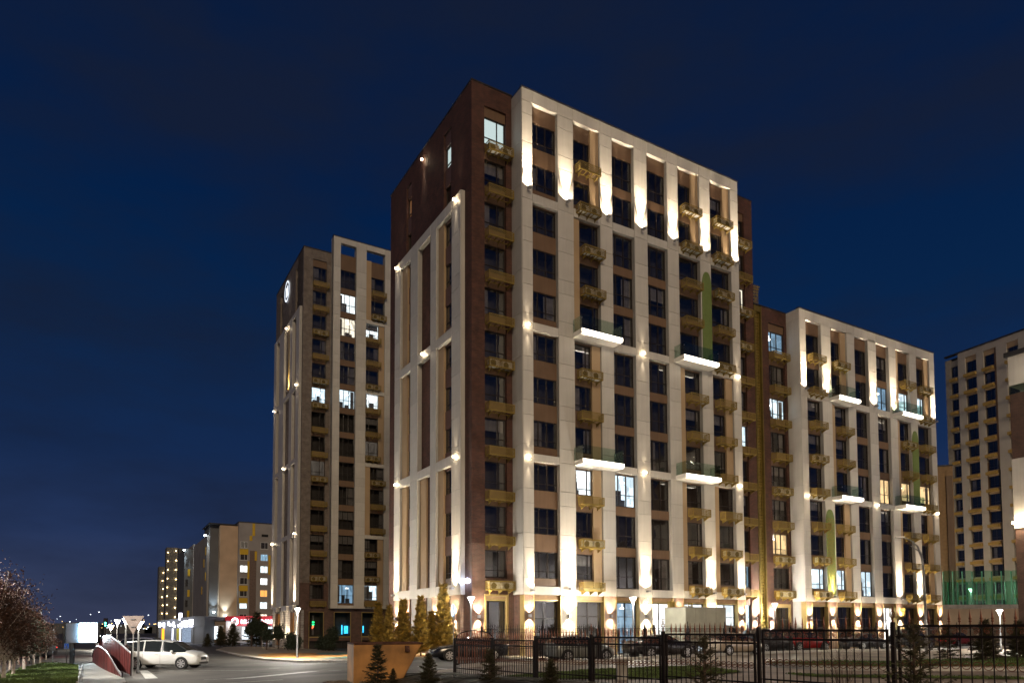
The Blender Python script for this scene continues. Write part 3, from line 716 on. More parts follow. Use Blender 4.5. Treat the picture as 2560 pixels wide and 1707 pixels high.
mb = MB(); mb.box(.02, .02, .3, .4, 1.42, 4.83); mb.build('brick_wall', BRICK, rt)
mb = MB(); mb.box(.3, .62, .3, 22, .9, .6); mb.build('plinth', CONC, rt)
# right brick end and the gold lattice strip in the corner between the blocks
mb = MB(); BF.b(mb, 24.45, 25.5, 0, .5, .3, 41.45); BF.b(mb, 22.05, 24.45, 0, .5, 40.0, 41.45); BF.b(mb, 22.05, 22.9, 0, .5, .3, 40.0); mb.box(25.0, 1.92, 31, 25.5, 12, 41.45); mb.build('brick_wall', BRICK, rt)
mb = MB(); mb.box(21.9, 1.40, 41.45, 25.55, 1.9, 41.55); mb.box(25.2, 1.9, 41.45, 25.55, 12, 41.55); mb.build('parapet_cap', CAP, rt)
for k in range(2, 13):
    z0 = wz(k); z1 = wz(k) + 1.9
    window(BF, 22.9, 24.43, z0, z1, .2, *STY['K'], lit={10: 'cream', 6: 'cool', 2: 'blue'}.get(k))
    BF.panel('spandrel_panel', 22.9, 24.45, z1, wz(k + 1) if k < 12 else 40.0, BROWN, d=.14, th=.3, gap=.003)
    basket(BF, 22.75, wz(k) - .86, 2.0, d=-.02, unit=k == 10)
window(BF, 22.9, 24.43, .6, 4.5, .2, (.55,), (.72,), lit='cool', curtain=False); mb = MB(); BF.b(mb, 22.9, 24.45, .1, .4, 4.5, 5.99); mb.build('brick_wall', BRICK, rt)
# uplights, markers, sconces
for (a, b), s in zip(PI, (1, 1, 1, 1, 1, 1, 1)): uplight(F, (a + b) / 2, 33.86)
for i, dt in ((1, UPW), (3, UPW), (5, UPW), (6, UPM)): uplight(F, sum(PI[i]) / 2, 5.28, dt)
uplight(F, .62, 5.1, UPM, off=.2)
for z in (14.5, 23.95):
    for i in (0, 3, 6): marker(F, sum(PI[i]) / 2 - (.05 if i == 0 else 0), z)
for i in range(7): sconce(F, sum(PI[i]) / 2, 3.35)
sconce(BF, -2.82, 3.30); sconce(BF, 24.95, 3.3)
# white left frame on the brick side
LF = Face(rt, 'L', -3.6); LB = Face(rt, 'L', -3.3)
mb = MB()
LB.b(mb, 4.0, 17.4, 0, .5, .3, 4.86)                          # ground storey wall (openings below are set in front)
for (a, b) in ((4.0, 4.8), (6.1, 12.55), (13.65, 17.4)): LB.b(mb, a, b, 0, .5, 33.9, 41.6)
for (a, b) in ((4.8, 6.1), (12.55, 13.65)): LB.b(mb, a, b, 0, .5, 40.3, 41.6)
LB.b(mb, 15.4, 17.4, 0, .5, 4.86, 33.9)
mb.build('brick_wall', BRICK, rt)
for (a, b, l12) in ((4.8, 6.1, 'pale'), (12.55, 13.65, 'orange')):
    for k in (11, 12):
        z0 = wz(k) + .1; z1 = z0 + 1.75
        window(LB, a, b, z0, z1, .25, (), (.25,), lit=l12 if k == 12 else None, curtain=False)
        LB.panel('spandrel_panel', a, b, z1, 40.3 if k == 12 else wz(12) + .1, mat('umber_spandrel', (.15, .085, .065), rough=.5, var=.06), d=.12, th=.3, gap=.003)
LP = [(2.5, 4.0), (6.7, 7.8), (10.3, 11.85), (14.05, 15.4)]
for (a, b) in LP: pier(LF, a, b, 4.86, 34.0, JO, th=.6)
LBANDS = [(4.86, 5.60), (14.30, 15.0), (23.72, 24.44), (33.18, 34.0)]
for (a, b) in ((4.0, 6.7), (7.8, 10.3), (11.85, 14.05)):
    for (z0, z1) in LBANDS: mb = MB(); LF.b(mb, a, b, 0, .5, z0, z1); mb.build('band', WHITE2, rt); LF.panel('cladding_panel', a, b, z0, z1, WHITE)
mb = MB(); mb.box(-3.58, 2.48, 4.86, -3.29, 2.52, 34.0); mb.build('return_panel', WHITE, rt)
UMB = MATS['umber_spandrel']
for zi in range(3):
    z0, z1 = LBANDS[zi][1], LBANDS[zi + 1][0]; ks = [k for k in range(2, 11) if z0 - .3 < wz(k) < z1]
    for (a, b, t0, t1) in ((4.3, 5.75, 5.75, 6.7), (11.87, 13.0, 13.0, 14.05)):
        mb = MB(); LF.b(mb, t0, t1, .16, .6, z0, z1); mb.build('tan_strip', TAN, rt)
        if a < 5: mb = MB(); LF.b(mb, 4.0, 4.3, .16, .6, z0, z1); mb.build('tan_strip', TAN, rt)
        cur = z0
        for k in ks:
            s = wz(k) + .1; e = s + 1.75
            LF.panel('spandrel_panel', a, b, cur, s, UMB, d=.3, th=.3, gap=.003); window(LF, a, b, s, e, .36, (.62,) if a < 5 else (), (.25,), depth=.8); cur = e
        LF.panel('spandrel_panel', a, b, cur, z1, UMB, d=.3, th=.3, gap=.003)
    zb0, zb1 = (7.8, 9.0) if zi == 0 else (8.25, 10.3); ta, tb = (9.0, 10.3) if zi == 0 else (7.8, 8.25)
    mb = MB(); LF.b(mb, zb0, zb1, .34, .6, z0, z1); mb.build('brick_wall', BRICK, rt)
    mb = MB(); LF.b(mb, ta, tb, .2, .6, z0, z1); mb.build('tan_strip', TAN, rt)
for a in (3.25, 14.72): uplight(LF, a, 5.3); 
for (a, z) in ((3.25, 14.7), (14.72, 14.7), (9.0, 24.1), (3.25, 33.6), (14.72, 33.6)): marker(LF, a, z)
marker(LB, 9.9, 40.6, .2)
LG = Face(rt, 'L', -3.36)
for (a, b) in ((2.7, 4.3), (6.3, 7.6), (8.7, 10.2), (11.9, 13.3), (14.1, 15.4)):
    mb = MB(); LG.b(mb, a, b, -.2, .1, .3, 4.86); mb.build('pillar', BRICKP, rt)
    sconce(LG.sub(-.2), (a + b) / 2, 3.3)
mb = MB(); LG.b(mb, 10.2, 11.9, -.1, .2, .3, 4.86); LG.b(mb, 7.6, 8.7, -.1, .2, .3, 4.86); mb.build('relief_wall', mat('relief_panel', (.6, .57, .52)), rt)
for (a, b) in ((4.3, 6.3), (13.3, 14.1)): window(LG, a, b, .6, 4.4, -.05, (.5,), (.7,), curtain=False, depth=.5)
# corner lamp sign, entrance numeral
sg = link('corner_sign', MB().tube((-.45, 0, 0), (.45, 0, 0), .13, n=10).lathe([(0, -.2), (.2, -.1), (.2, .1), (0, .2)], 10, (-.45, 0)).lathe([(0, -.2), (.2, -.1), (.2, .1), (0, .2)], 10, (.45, 0)).mesh('corner_sign', emis('sign_blue_white', (.62, .72, 1), 3)), rt, (-3.62, 1.9, 5.75), R(90))
def text(s, parent, loc, rot, size, m, ext=.02, name='lettering', align='LEFT', **kw):
    c = bpy.data.curves.new(name, 'FONT'); c.body = s; c.size = size; c.extrude = ext; c.align_x = align; c.materials.append(m)
    for k, v in kw.items(): setattr(c, k, v)
    o = bpy.data.objects.new(name, c); me = bpy.data.meshes.new_from_object(o); bpy.data.objects.remove(o); o = link(name, me, parent, loc); o.rotation_euler = rot; return o
text('2', rt, (14.0, -.06, 1.75), (R(90), 0, 0), 1.55, mat('gold_numeral', (.75, .42, .06), rough=.3, metal=.4, var=0), .03, name='house_number')
# entrance surround and hanging lattice box
mb = MB(); F.b(mb, 13.2, 13.8, -.35, -.05, 3.55, 4.55); mb.build('lattice_box', GOLD, rt)
basket(F, 13.5, 3.55, 1.95, h=.85, dp=.5)

# ------------------------------------------------------------------ gold lattice strip and the lower block on the right
low = building('apartment_block', 'lower nine storey white apartment block with gold lattice strip, right of the tall one')
rl = low
core(rl, 25.6, 2.7, 53.6, 17, 31.6)
mb = MB(); mb.box(25.5, 1.9, 31.55, 53.9, 17, 31.75); mb.build('roof', ROOF, rl)
mb = MB(); BF2 = Face(rl, 'F', 1.42); BF2.b(mb, 26.5, 27.42, 0, .5, .3, 31.9); BF2.b(mb, 29.62, 29.95, 0, .5, .3, 31.9); BF2.b(mb, 27.42, 29.62, 0, .5, 30.6, 31.9); BF2.b(mb, 27.42, 29.62, 0, .5, 4.6, 5.99); mb.build('brick_wall', BRICK, rl)
mb = MB(); mb.box(25.45, 1.38, 31.9, 30.0, 1.9, 32.0); mb.build('parapet_cap', CAP, rl)
mb = MB(); BF2.b(mb, 25.52, 25.66, -.05, .5, .4, 31.85); BF2.b(mb, 26.38, 26.5, -.05, .5, .4, 31.85); BF2.b(mb, 25.66, 26.38, .0, .5, 31.3, 31.85); BF2.b(mb, 25.66, 26.38, .42, .5, .4, 31.3); mb.build('gold_channel', mat('dark_gold_channel', (.17, .125, .03), rough=.5, metal=.2, var=.15), rl)
z = .5
while z < 31:      # lattice plates one above another
    me = cached('strip', lambda: (lambda mb: [mb.quad((.36 - abs(i - 3) * .09 - .05, 0, i * .27), (.36 - abs(i - 3) * .09, -.01, i * .27 + .13), (.36 + abs(i - 3) * .09, 0, i * .27 + .27), (.36 + abs(i - 3) * .09 - .05, .01, i * .27 + .13)) for i in range(11)] and
                  [mb.box(x, -.01, 0, x + .05, .03, 3.0) for x in (0, .22, .44, .67)] and [mb.box(0, -.012, i * .33, .72, .028, i * .33 + .05) for i in range(9)] and [mb.tube((.0, 0, i * .66), (.72, 0, i * .66 + .66), .02, n=4) and mb.tube((.72, 0, i * .66), (0, 0, i * .66 + .66), .02, n=4) for i in range(4)] and mb)(MB()).mesh('lattice_plate', GOLD))
    BF2.put('lattice_plate', me, 25.66, 26.38, z, .2); z += 3.04
lits2 = {(1, 2): 'cool', (2, 2): 'cool', (3, 2): 'cool', (4, 5): 'warm', (5, 5): 'warm', (6, 5): 'warm', (4, 8): 'blue', (5, 8): 'cool', (6, 8): 'cool'}
F2, PI2, BA2 = white_front(rl, 29.9, 9, lits2, {'ac': {(1, 2), (1, 3)}, 'skip': {(2, 8), (2, 5), (5, 8), (5, 5)}}, top=31.95, b1='C',
                           tanpat=[('R', 'L', 'R'), ('L', 'L', None), ('R', 'L', 'R')])
for (a0, a1, z) in ((33.9, 37.1, 23.8), (44, 47.5, 23.8), (33.9, 37.1, 14.35), (44, 47.4, 14.35)): balcony(F2, a0, a1, z)
arch_panel(F2, 47.35, 48.45, 15.0, 22.9, GREEN)
arch_panel(F2, 32.98, 34.2, 5.45, 13.5, GREEN, lattice=True)
SF2 = Face(rl, 'L', 29.9)
for p, q in zip([4.83] + JO[0::2][1:7] + [31.0], JO[0::2][1:7] + [31.0, 31.95]): SF2.panel('cladding_panel', 0, 1.42, p, q, WHITE, d=-.02, th=.04)
mb = MB(); mb.box(29.92, .3, .3, 30.2, 2.8, 31.8); mb.box(51.5, .5, .3, 51.9, 2.8, 31.8); mb.build('return_wall', WHITE2, rl)
mb = MB(); mb.box(29.93, .02, .3, 30.25, 1.42, 4.83); mb.build('brick_wall', BRICKP, rl)
mb = MB(); BF2.b(mb, 51.9, 53.9, 0, .5, .3, 29.6); mb.build('brick_wall', BRICK, rl)
sides = {2: 'cool'}
for k in range(2, 10):
    z1 = wz(k) + 1.9
    window(BF2, 27.43, 29.61, wz(k), z1, .2, *STY['A'], lit={9: 'blue', 7: 'cool', 3: 'warm'}.get(k))
    BF2.panel('spandrel_panel', 27.42, 29.62, z1, wz(k + 1) if k < 9 else 30.6, BROWN, d=.14, th=.3, gap=.003)
    basket(BF2, 27.4, wz(k) - .86, 2.2, d=-.02, unit=k == 3)
window(BF2, 27.55, 29.5, .6, 4.3, .2, (.6,), (.7,), curtain=False)
mb = MB(); BF2.b(mb, 27.42, 27.55, -.04, .3, .4, 4.6); BF2.b(mb, 29.5, 29.62, -.04, .3, .4, 4.6); BF2.b(mb, 27.55, 29.5, .0, .3, 4.3, 4.6); mb.build('gold_trim', GOLDT, rl)
ground_storey(F2, 29.9, PI2, BA2, 'bbbbbbb', [None, None, None, 'bright', None, None])
basket(F2, 29.9 + 12.6, 3.45, 1.95, h=.85, dp=.5)
for i in (0, 1, 3, 4, 6): uplight(F2, 29.9 + sum(PI2[i]) / 2, 24.36)
for i in (4, 5): uplight(F2, 29.9 + sum(PI2[i]) / 2, 5.28)
uplight(F2, 33.6, 5.3, off=.4)
for i in (0, 3, 6): marker(F2, 29.9 + sum(PI2[i]) / 2, 14.5)
for i in range(7): sconce(F2, 29.9 + sum(PI2[i]) / 2, 3.35)
sconce(BF2, 26.95, 3.3); sconce(BF2, 52.6, 3.3)

# ------------------------------------------------------------------ the fifteen storey tower on the left
tw = thing('apartment_tower', 'fifteen storey grey brick tower with round glowing emblem, left of the dark brick block', 'apartment tower', (-26.54, 89.33, 0), AZ)
core(tw, 1.0, 2.0, 15, 15.4, 51.2)
mb = MB(); mb.box(.1, .3, 51.2, 15, 15.6, 51.35); mb.build('roof', ROOF, tw)
TF = Face(tw, 'F', 0)
def tz(k): return 4.05 + 3.166 * (k - 1)      # sills of the tower, storey 15 sill 48.4 -> 47.4
mb = MB(); TF.b(mb, 0, 1.18, 0, .5, 8.3, 51.5); TF.b(mb, 3.0, 3.6, 0, .5, 8.3, 51.5); TF.b(mb, 1.18, 3.0, 0, .5, 50.2, 51.5); mb.box(0, .5, 8.3, .5, 3, 51.5); mb.build('brick_wall', BRICKG, tw)
mb = MB(); TF.b(mb, 0, 1.18, 0, .5, 0, 8.3); TF.b(mb, 3.0, 4.3, 0, .5, 0, 8.3); TF.b(mb, 1.18, 3.0, 0, .5, 4.7, 6.3); TF.b(mb, 4.3, 8.3, -.02, .5, 4.6, 5.1); TF.b(mb, 6.55, 8.0, 0, .5, 0, 4.6); TF.b(mb, 10.2, 14, 0, .5, 0, 5.1); TF.b(mb, 8.0, 14, -.03, .5, 4.6, 5.1); mb.build('brick_wall', BRICKB, tw)
mb = MB(); mb.box(-.05, -.05, 51.5, 3.6, .4, 51.62); mb.box(-.05, .4, 51.5, .4, 15.8, 51.62); mb.build('parapet_cap', CAP, tw)
twl = {('b', 10): 'cool', ('b', 7): 'dimw', ('m', 14): 'white', ('m', 13): 'cream', ('m', 10): 'cool', ('m', 2): 'blue', ('r', 13): 'white', ('r', 10): 'white', ('r', 2): 'cool', ('r', 8): 'dimw'}
def twz(k): return 6.2 + 3.166 * (k - 2)       # sill of storey k, k = 2..15
for k in range(2, 16):
    z0 = twz(k); z1 = z0 + 1.95
    window(TF, 1.2, 2.98, z0, z1, .2, *STY['K'], lit=twl.get(('b', k - 0)))
    TF.panel('spandrel_panel', 1.18, 3.0, z1, twz(k + 1) if k < 15 else 50.2, BROWN, d=.14, th=.3, gap=.003)
    basket(TF, 1.15, z0 - .86, 2.0, d=-.02)
WF = Face(tw, 'F', -1.0)
WJ = []
for k in range(2, 16): WJ += [twz(k), twz(k) + 2.1]
for (a, b) in ((3.55, 4.5), (6.6, 7.98), (10.55, 11.6)): pier(WF, a, b, 5.1, 53.45, WJ, th=.9)
for (a, b) in ((4.5, 6.6), (7.98, 10.55)):
    mb = MB()
    for (z0, z1) in ((5.1, 5.5), (52.7, 53.45)): WF.b(mb, a, b, 0, .5, z0, z1); WF.panel('cladding_panel', a, b, z0, z1, WHITE)
    mb.build('band', WHITE2, tw)
mb = MB(); mb.box(3.5, -1.05, 53.45, 11.7, -.5, 53.56); mb.box(4.5, -.6, 51.35, 10.6, -.4, 51.5); mb.build('parapet_cap', CAP, tw)
mb = MB(); mb.box(3.56, -.96, 5.1, 3.7, 0.02, 53.4); mb.build('return_wall', WHITE, tw)
cur = 5.5
for k in range(2, 16):
    z0 = twz(k) - .45; z1 = twz(k) + 1.95
    if z0 - cur > .02: WF.panel('spandrel_panel', 4.5, 6.6, cur, z0, BROWN, d=.26, th=.2, gap=.004)
    window(WF, 4.51, 6.59, z0, z1, .3, (.3, .62), (.42,), lit=twl.get(('m', k)), depth=.9); cur = z1
WF.panel('spandrel_panel', 4.5, 6.6, cur, 51.4, BROWN, d=.26, th=.2, gap=.004)
for (z0, z1, side, ks) in ((5.5, 14.2, 'R', (2, 3, 4)), (14.7, 23.7, 'L', (5, 6, 7)), (24.2, 33.4, 'R', (8, 9, 10)), (33.9, 42.8, 'R', (11, 12, 13)), (43.3, 51.4, 'L', (14, 15))):
    wa, wb, ta, tb = (7.98, 9.8, 9.8, 10.55) if side == 'R' else (8.7, 10.55, 7.98, 8.7)
    mb = MB(); WF.b(mb, ta, tb, .14, .5, z0, z1); mb.build('tan_strip', TAN, tw)
    if z0 > 6:
        mb = MB(); WF.b(mb, 7.98, 10.55, 0, .5, z0 - .5, z0); mb.build('band', WHITE2, tw); WF.panel('cladding_panel', 7.98, 10.55, z0 - .5, z0, WHITE)
    cur = z0
    for k in ks:
        a = twz(k); b = a + 1.95
        if a - cur > .03: WF.panel('spandrel_panel', wa, wb, cur, a, BROWN, d=.26, th=.2, gap=.004)
        window(WF, wa, wb, a, b, .3, (.3,), (.22,), lit=twl.get(('r', k)), depth=.9); cur = b
        basket(WF, wa - .05, a - .82, 1.95, d=-.02)
    if z1 - cur > .03: WF.panel('spandrel_panel', wa, wb, cur, z1, BROWN, d=.26, th=.2, gap=.004)
# shop windows of the tower
for (a, b) in ((1.2, 2.98), (4.4, 6.5), (8.05, 10.15)):
    window(TF, a, b, 1.55, 4.6, .1, (), (.06,), curtain=False, depth=1.6); window(TF, a, b, .05, 1.0, .1, (.5,), (), curtain=False, depth=.6)
    mb = MB(); TF.b(mb, a - .06, a, -.04, .3, 0, 4.68); TF.b(mb, b, b + .06, -.04, .3, 0, 4.68); TF.b(mb, a, b, -.04, .3, 4.61, 4.68); TF.b(mb, a, b, -.03, .3, 1.42, 1.54); mb.build('gold_trim', GOLDT, tw)
    mb = MB(); TF.b(mb, a, b, 0, .3, 1.0, 1.42); mb.build('sill_wall', BRICKB, tw)
cy = emis('cyan_display', (.05, .6, 1), .9, 3); 
for (x, w, z0, z1) in ((5.6, .14, 1.8, 3.0), (5.95, .5, 1.9, 2.9), (8.15, .16, 2.0, 2.9), (8.45, .14, 2.0, 2.9)):
    mb = MB(); TF.b(mb, x, x + w, .9, .95, z0, z1); mb.build('shop_display', cy, tw)
mb = MB(); TF.b(mb, 1.72, 1.95, .6, .65, 1.7, 4.2); mb.build('sign_column', CONC, tw)
text('P', tw, (1.68, .56, 2.55), (R(90), 0, 0), .5, emis('red_letter', (1, .10, .03), 3), .01)
for z in (3.0, 3.3): mb = MB(); TF.b(mb, 1.70, 2.0, .54, .58, z, z + .14); mb.build('green_sign_panel', emis('green_letter', (.02, 1, .25), 1.2), tw)
# left side of the tower
TL = Face(tw, 'L', 0); TW = Face(tw, 'L', -.3)
mb = MB()
for (a, b) in ((0.5, 3.0), (4.2, 11.8), (13.1, 15.8)): TL.b(mb, a, b, .0, .5, 43.9, 51.5)
for (a, b) in ((3.0, 4.2), (11.8, 13.1)): TL.b(mb, a, b, 0, .5, 50.3, 51.5)
TL.b(mb, 15.2, 15.8, 0, .5, 5.5, 43.9); mb.build('brick_wall', BRICKG, tw)
for (a, b) in ((3.0, 4.2), (11.8, 13.1)):
    mb = MB(); TL.b(mb, a, b, .3, .5, 43.9, 50.3); mb.build('umber_strip', UMB, tw)
    for k in (14, 15): window(TL, a, b, twz(k), twz(k) + 1.8, .2, (), (.25,), curtain=False, depth=.5)
for (a, b) in ((.5, 2.3), (4.2, 5.7), (8.9, 11.8), (13.6, 15.2)): pier(TW, a, b, 5.5, 43.9, WJ, th=.5)
for (a, b) in ((2.3, 4.2), (5.7, 8.9), (11.8, 13.6)):
    for (z0, z1) in ((4.9, 5.6), (14.3, 14.9), (23.9, 24.5), (33.5, 34.1), (43.3, 43.9)): mb = MB(); TW.b(mb, a, b, 0, .4, z0, z1); mb.build('band', WHITE2, tw); TW.panel('cladding_panel', a, b, z0, z1, WHITE)
mb = MB(); TW.b(mb, 5.7, 8.9, .25, .4, 5.6, 43.3); mb.build('recessed_wall', BRICKG, tw)
mb = MB(); TW.b(mb, 2.3, 4.2, .35, .45, 5.6, 43.3); TW.b(mb, 11.8, 13.6, .35, .45, 5.6, 43.3); mb.build('umber_strip', UMB, tw)
for k in range(2, 14):
    for (a, b) in ((2.35, 3.4), (11.85, 12.9)): window(TW, a, b, twz(k), twz(k) + 1.7, .28, (), (.25,), lit='blue' if (k == 10 and a < 3) else None, curtain=False, depth=.5)
arch_panel(TW.sub(.12), 5.95, 6.55, 34.3, 42.8, GOLD)
for (a, z) in ((1.4, 5.7), (14.5, 5.7)): uplight(TW, a, z)
uplight(TW.sub(.12), 6.3, 34.4, off=.3)
for (a, z) in ((1.4, 14.6), (14.5, 14.6), (1.4, 33.8), (14.5, 33.8), (8, 24.2), (7.2, 43.3)): marker(TW, a, z)
mb = MB(); TL.b(mb, 0, 15.8, .12, .5, 0, 4.9); mb.build('pale_brick_base', BRICKW, tw)
for (a, b) in ((.1, 2.3), (4.6, 5.7), (8.9, 10.2), (13.3, 15.2)): mb = MB(); TL.b(mb, a, b, -.1, .12, 0, 4.9); mb.build('pillar', BRICKW, tw)
for (a, b) in ((3.0, 4.4), (11.4, 13.2)): mb = MB(); TL.b(mb, a, b, -.12, .12, .3, 4.6); mb.build('timber_door_panel', mat('ochre_door', (.35, .18, .06), rough=.5), tw)
for a in (1.2, 5.1, 7.4, 9.5, 14.2): uplight(TL, a, 0.7, UPM, off=.35)
# round emblem
ew = emis('emblem_glow', (.80, .88, 1), .42)
em = link('round_emblem', None, tw, (-.08, 8.5, 49.1), -math.pi / 2, .87)
mb = MB(); n = 32
for i in range(n):
    a, b = 2 * math.pi * i / n, 2 * math.pi * (i + 1) / n
    if R(60) < (a + R(10)) % 6.283 < R(75): continue
    p = [(math.cos(t) * r, math.sin(t) * r) for t, r in ((a, 1.65), (b, 1.65), (b, 1.38), (a, 1.38))]
    mb.v += [(x, -.1, z) for x, z in p]; k = len(mb.v); mb.f.append((k - 4, k - 3, k - 2, k - 1)); mb.m.append(0)
mb.build('ring', ew, em)
mb = MB()
for x in (-.5, 0, .5): mb.box(x - .13, -.12, -.55, x + .13, -.06, .7 if x else .5)
mb.box(-.63, -.12, -.8, .63, -.06, -.56); mb.build('emblem_letter', ew, em)
# ------------------------------------------------------------------ far right: tall pale block, its green glass screen, corner of a near block
fb = thing('apartment_block', 'distant pale apartment block with rows of ochre baskets behind the green glass screen', 'apartment block', (78.35, 122.67, 0), R(-65.9))
FB = Face(fb, 'F', 0)
GREYW = mat('grey_stone_wall', (.30, .27, .23), rough=.8, var=.12, nscale=1.5); PALEW = mat('pale_render', (.46, .42, .37), rough=.8, var=.06, nscale=.6)
mb = MB(); FB.b(mb, -2.5, 16, 1.0, 12, 0, 50); mb.build('core_wall', DARK, fb)
mb = MB(); FB.b(mb, -2.6, -1.65, 0, .5, 0, 49.6); FB.b(mb, -.35, -.22, 0, .5, 0, 49.6); mb.build('stone_strip', GREYW, fb)
mb = MB()
for (a, b) in ((-.22, 1.0), (2.95, 4.1), (6.25, 7.9), (9.75, 12), (14, 16)): FB.b(mb, a, b, -.12, .5, 0, 50.15)
for (a, b) in ((1.0, 2.95), (4.1, 6.25), (7.9, 9.75), (12, 14)): FB.b(mb, a, b, -.10, .5, 49.1, 50.15)
mb.build('white_pier', PALEW, fb)
BSKF = mat('ochre_basket', (.40, .26, .07), rough=.5, var=.1)
def fw():
    mb = MB(); mb.box(0, 0, 0, .05, .08, 1.9); mb.box(1.75, 0, 0, 1.8, .08, 1.9); mb.box(.05, 0, 0, 1.75, .08, .05); mb.box(.05, 0, 1.85, 1.75, .08, 1.9); mb.box(.9, .01, .05, .95, .07, 1.85); mb.box(.05, .012, .5, 1.75, .06, .54); return mb.mesh('window_frame', FRAME)
fwm = fw(); fpm = MB().quad((0, 0, 0), (1.8, 0, 0), (1.8, 0, 1.9), (0, 0, 1.9)).mesh('pane', GLASS); fcu = MB().quad((0, 0, 0), (.6, 0, 0), (.6, 0, 1.8), (0, 0, 1.8)).mesh('curtain', CURT)
fbk = MB().box(0, 0, 0, 2.1, .5, .48).box(.1, .05, -.06, .25, .45, 0).box(1.8, .05, -.06, 1.95, .45, 0).mesh('air_conditioner_basket', BSKF)
for ci, (a, w) in enumerate(((-1.62, 1.25), (1.0, 1.95), (4.15, 1.7), (7.9, 1.85), (12, 2.0))):
    for k in range(15):
        z = 46.3 - k * 2.95
        o = link('window', fwm, fb, (a + .02, .22, z), scale=((w - .04) / 1.8, 1, 1)); link('pane', fpm, o, (0, .05, 0), random.uniform(-.01, .01))
        if random.random() < .5: link('curtain', fcu, o, (random.choice((0, 1.2)), .5, .03))
        if ci == 0: link('air_conditioner_basket', fbk, fb, (a - .1, -.45, z - .75), scale=(w / 2.1, 1, 1))
        else: link('air_conditioner_basket', fbk, fb, (a - .1, -.6, z - .75), scale=((w + .1) / 2.1, 1, 1))
        mb = MB(); FB.b(mb, a, a + w, .1, .4, z + 1.9, z + 2.95); mb.build('spandrel_panel', TAN if ci else GREYW, fb)
mb = MB(); FB.b(mb, 5.87, 6.25, .0, .4, 30, 49.1); FB.b(mb, 4.1, 4.14, .0, .4, 20, 30); mb.build('brown_strip', BROWN, fb)
mb = MB(); FB.b(mb, -2.65, 16, -.2, .4, 50.15, 50.4); mb.build('parapet_cap', CAP, fb)
# lower link seen in the gap
ln = thing('annex', 'narrow brown and ochre annex seen in the gap beside the white framed block', 'annex', (56.3, 92, 0), R(-20))
mb = MB(); mb.box(-1.3, 0, 0, .9, 4, 23.3); mb.build('wall', mat('ochre_wall', (.30, .19, .09), var=.1), ln); mb = MB(); mb.box(-1.35, -.05, 23.3, .95, 4, 23.5); mb.build('parapet_cap', CAP, ln)
mb = MB(); mb.box(.1, -.15, 0, .8, 0, 22); mb.build('brown_strip', BROWN, ln); mb = MB(); mb.box(-1.2, -.04, 13, -1.1, 0, 15.5); mb.box(-1.2, -.04, 17, -1.1, 0, 19); mb.build('light_slot', emis('slot_light', (1, .8, .5), .9), ln)
# podium with green glass screen
pod = thing('podium', 'beige retaining podium with parapet under the green glass screen', 'podium', (53, 88, 0), R(-4))
mb = MB(); mb.box(-.2, 0, 0, 11, 14, 4.7); mb.build('wall', mat('beige_render', (.33, .25, .18), var=.1, nscale=.7), pod); mb = MB(); mb.box(-.3, -.1, 4.7, 11, .4, 5.2); mb.build('parapet', CONC, pod)
gs = thing('glass_screen', 'green glass wind screen with steel posts standing on the beige podium', 'glass screen', (53, 88, 5.2), R(-4))
for row, (y, h) in enumerate(((.1, 4.2), (2.2, 3.0))):
    for i in range(9):
        x = .2 + i * 1.15 + row * .5; link('post', boxmesh('post', .12, .12, h - .1, mat('green_post', (.02, .22, .12), rough=.4, var=0)), gs, (x, y, 0))
        link('glass_pane', cached(('gp', h), lambda: MB().quad((0, 0, 0), (1.0, 0, 0), (1.0, 0, h), (0, 0, h)).mesh('glass_pane', GLASSG)), gs, (x + .13, y, 0))
nb = thing('apartment_block', 'near apartment block with lit white loggia above brown brick, cut off by the frame', 'apartment block', (43.31, 45.37, 0), AZ)
for (z0, z1, m, o) in ((.3, 9.9, BRICKB, .0), (9.9, 15.2, WHITE, -.12), (15.2, 20.2, BRICKB, 0), (20.85, 23.1, WHITE, -.12), (20.2, 20.85, GLASSB, -.1)):
    mb = MB(); mb.box(o, 0, z0, 5, 10, z1); mb.build('wall', m, nb)
mb = MB(); mb.box(-.3, -.3, 23.1, 5.2, 10.2, 23.45); mb.build('roof_cap', CAP, nb)
mb = MB(); mb.box(-.7, 9.0, 10.2, -.13, 9.9, 10.35); mb.build('wall_lamp', LAMPH, nb)
ll = bpy.data.lights.new('loggia_light', 'POINT'); ll.energy = 4; ll.color = (1, .85, .65); ll.shadow_soft_size = .1
for p in ((-1.0, 8.5, 21.6), (-1.0, 5.5, 22.0)): link('light', ll, nb, p)
ll2 = bpy.data.lights.new('wall_lamp_light', 'POINT'); ll2.energy = .8; ll2.color = (1, .75, .5); ll2.shadow_soft_size = .1; link('light', ll2, nb, (-.9, 9.4, 10.9))

# ------------------------------------------------------------------ far left: panel blocks, shops
GREYP = mat('grey_panel', (.33, .31, .30), rough=.8, var=.10, nscale=.3); BEIGE = mat('beige_panel', (.55, .40, .27), rough=.8, var=.12, nscale=.3); SLATE = mat('slate_panel', (.13, .135, .145), rough=.8, var=.1, nscale=.3)
YEL = mat('yellow_panel', (.62, .40, .02), rough=.5, var=.04); WFRAME = FRAMEW
pb = thing('panel_block', 'nine storey grey panel block with yellow accents behind the red shop', 'apartment block', (-64, 165, 0), AZ)
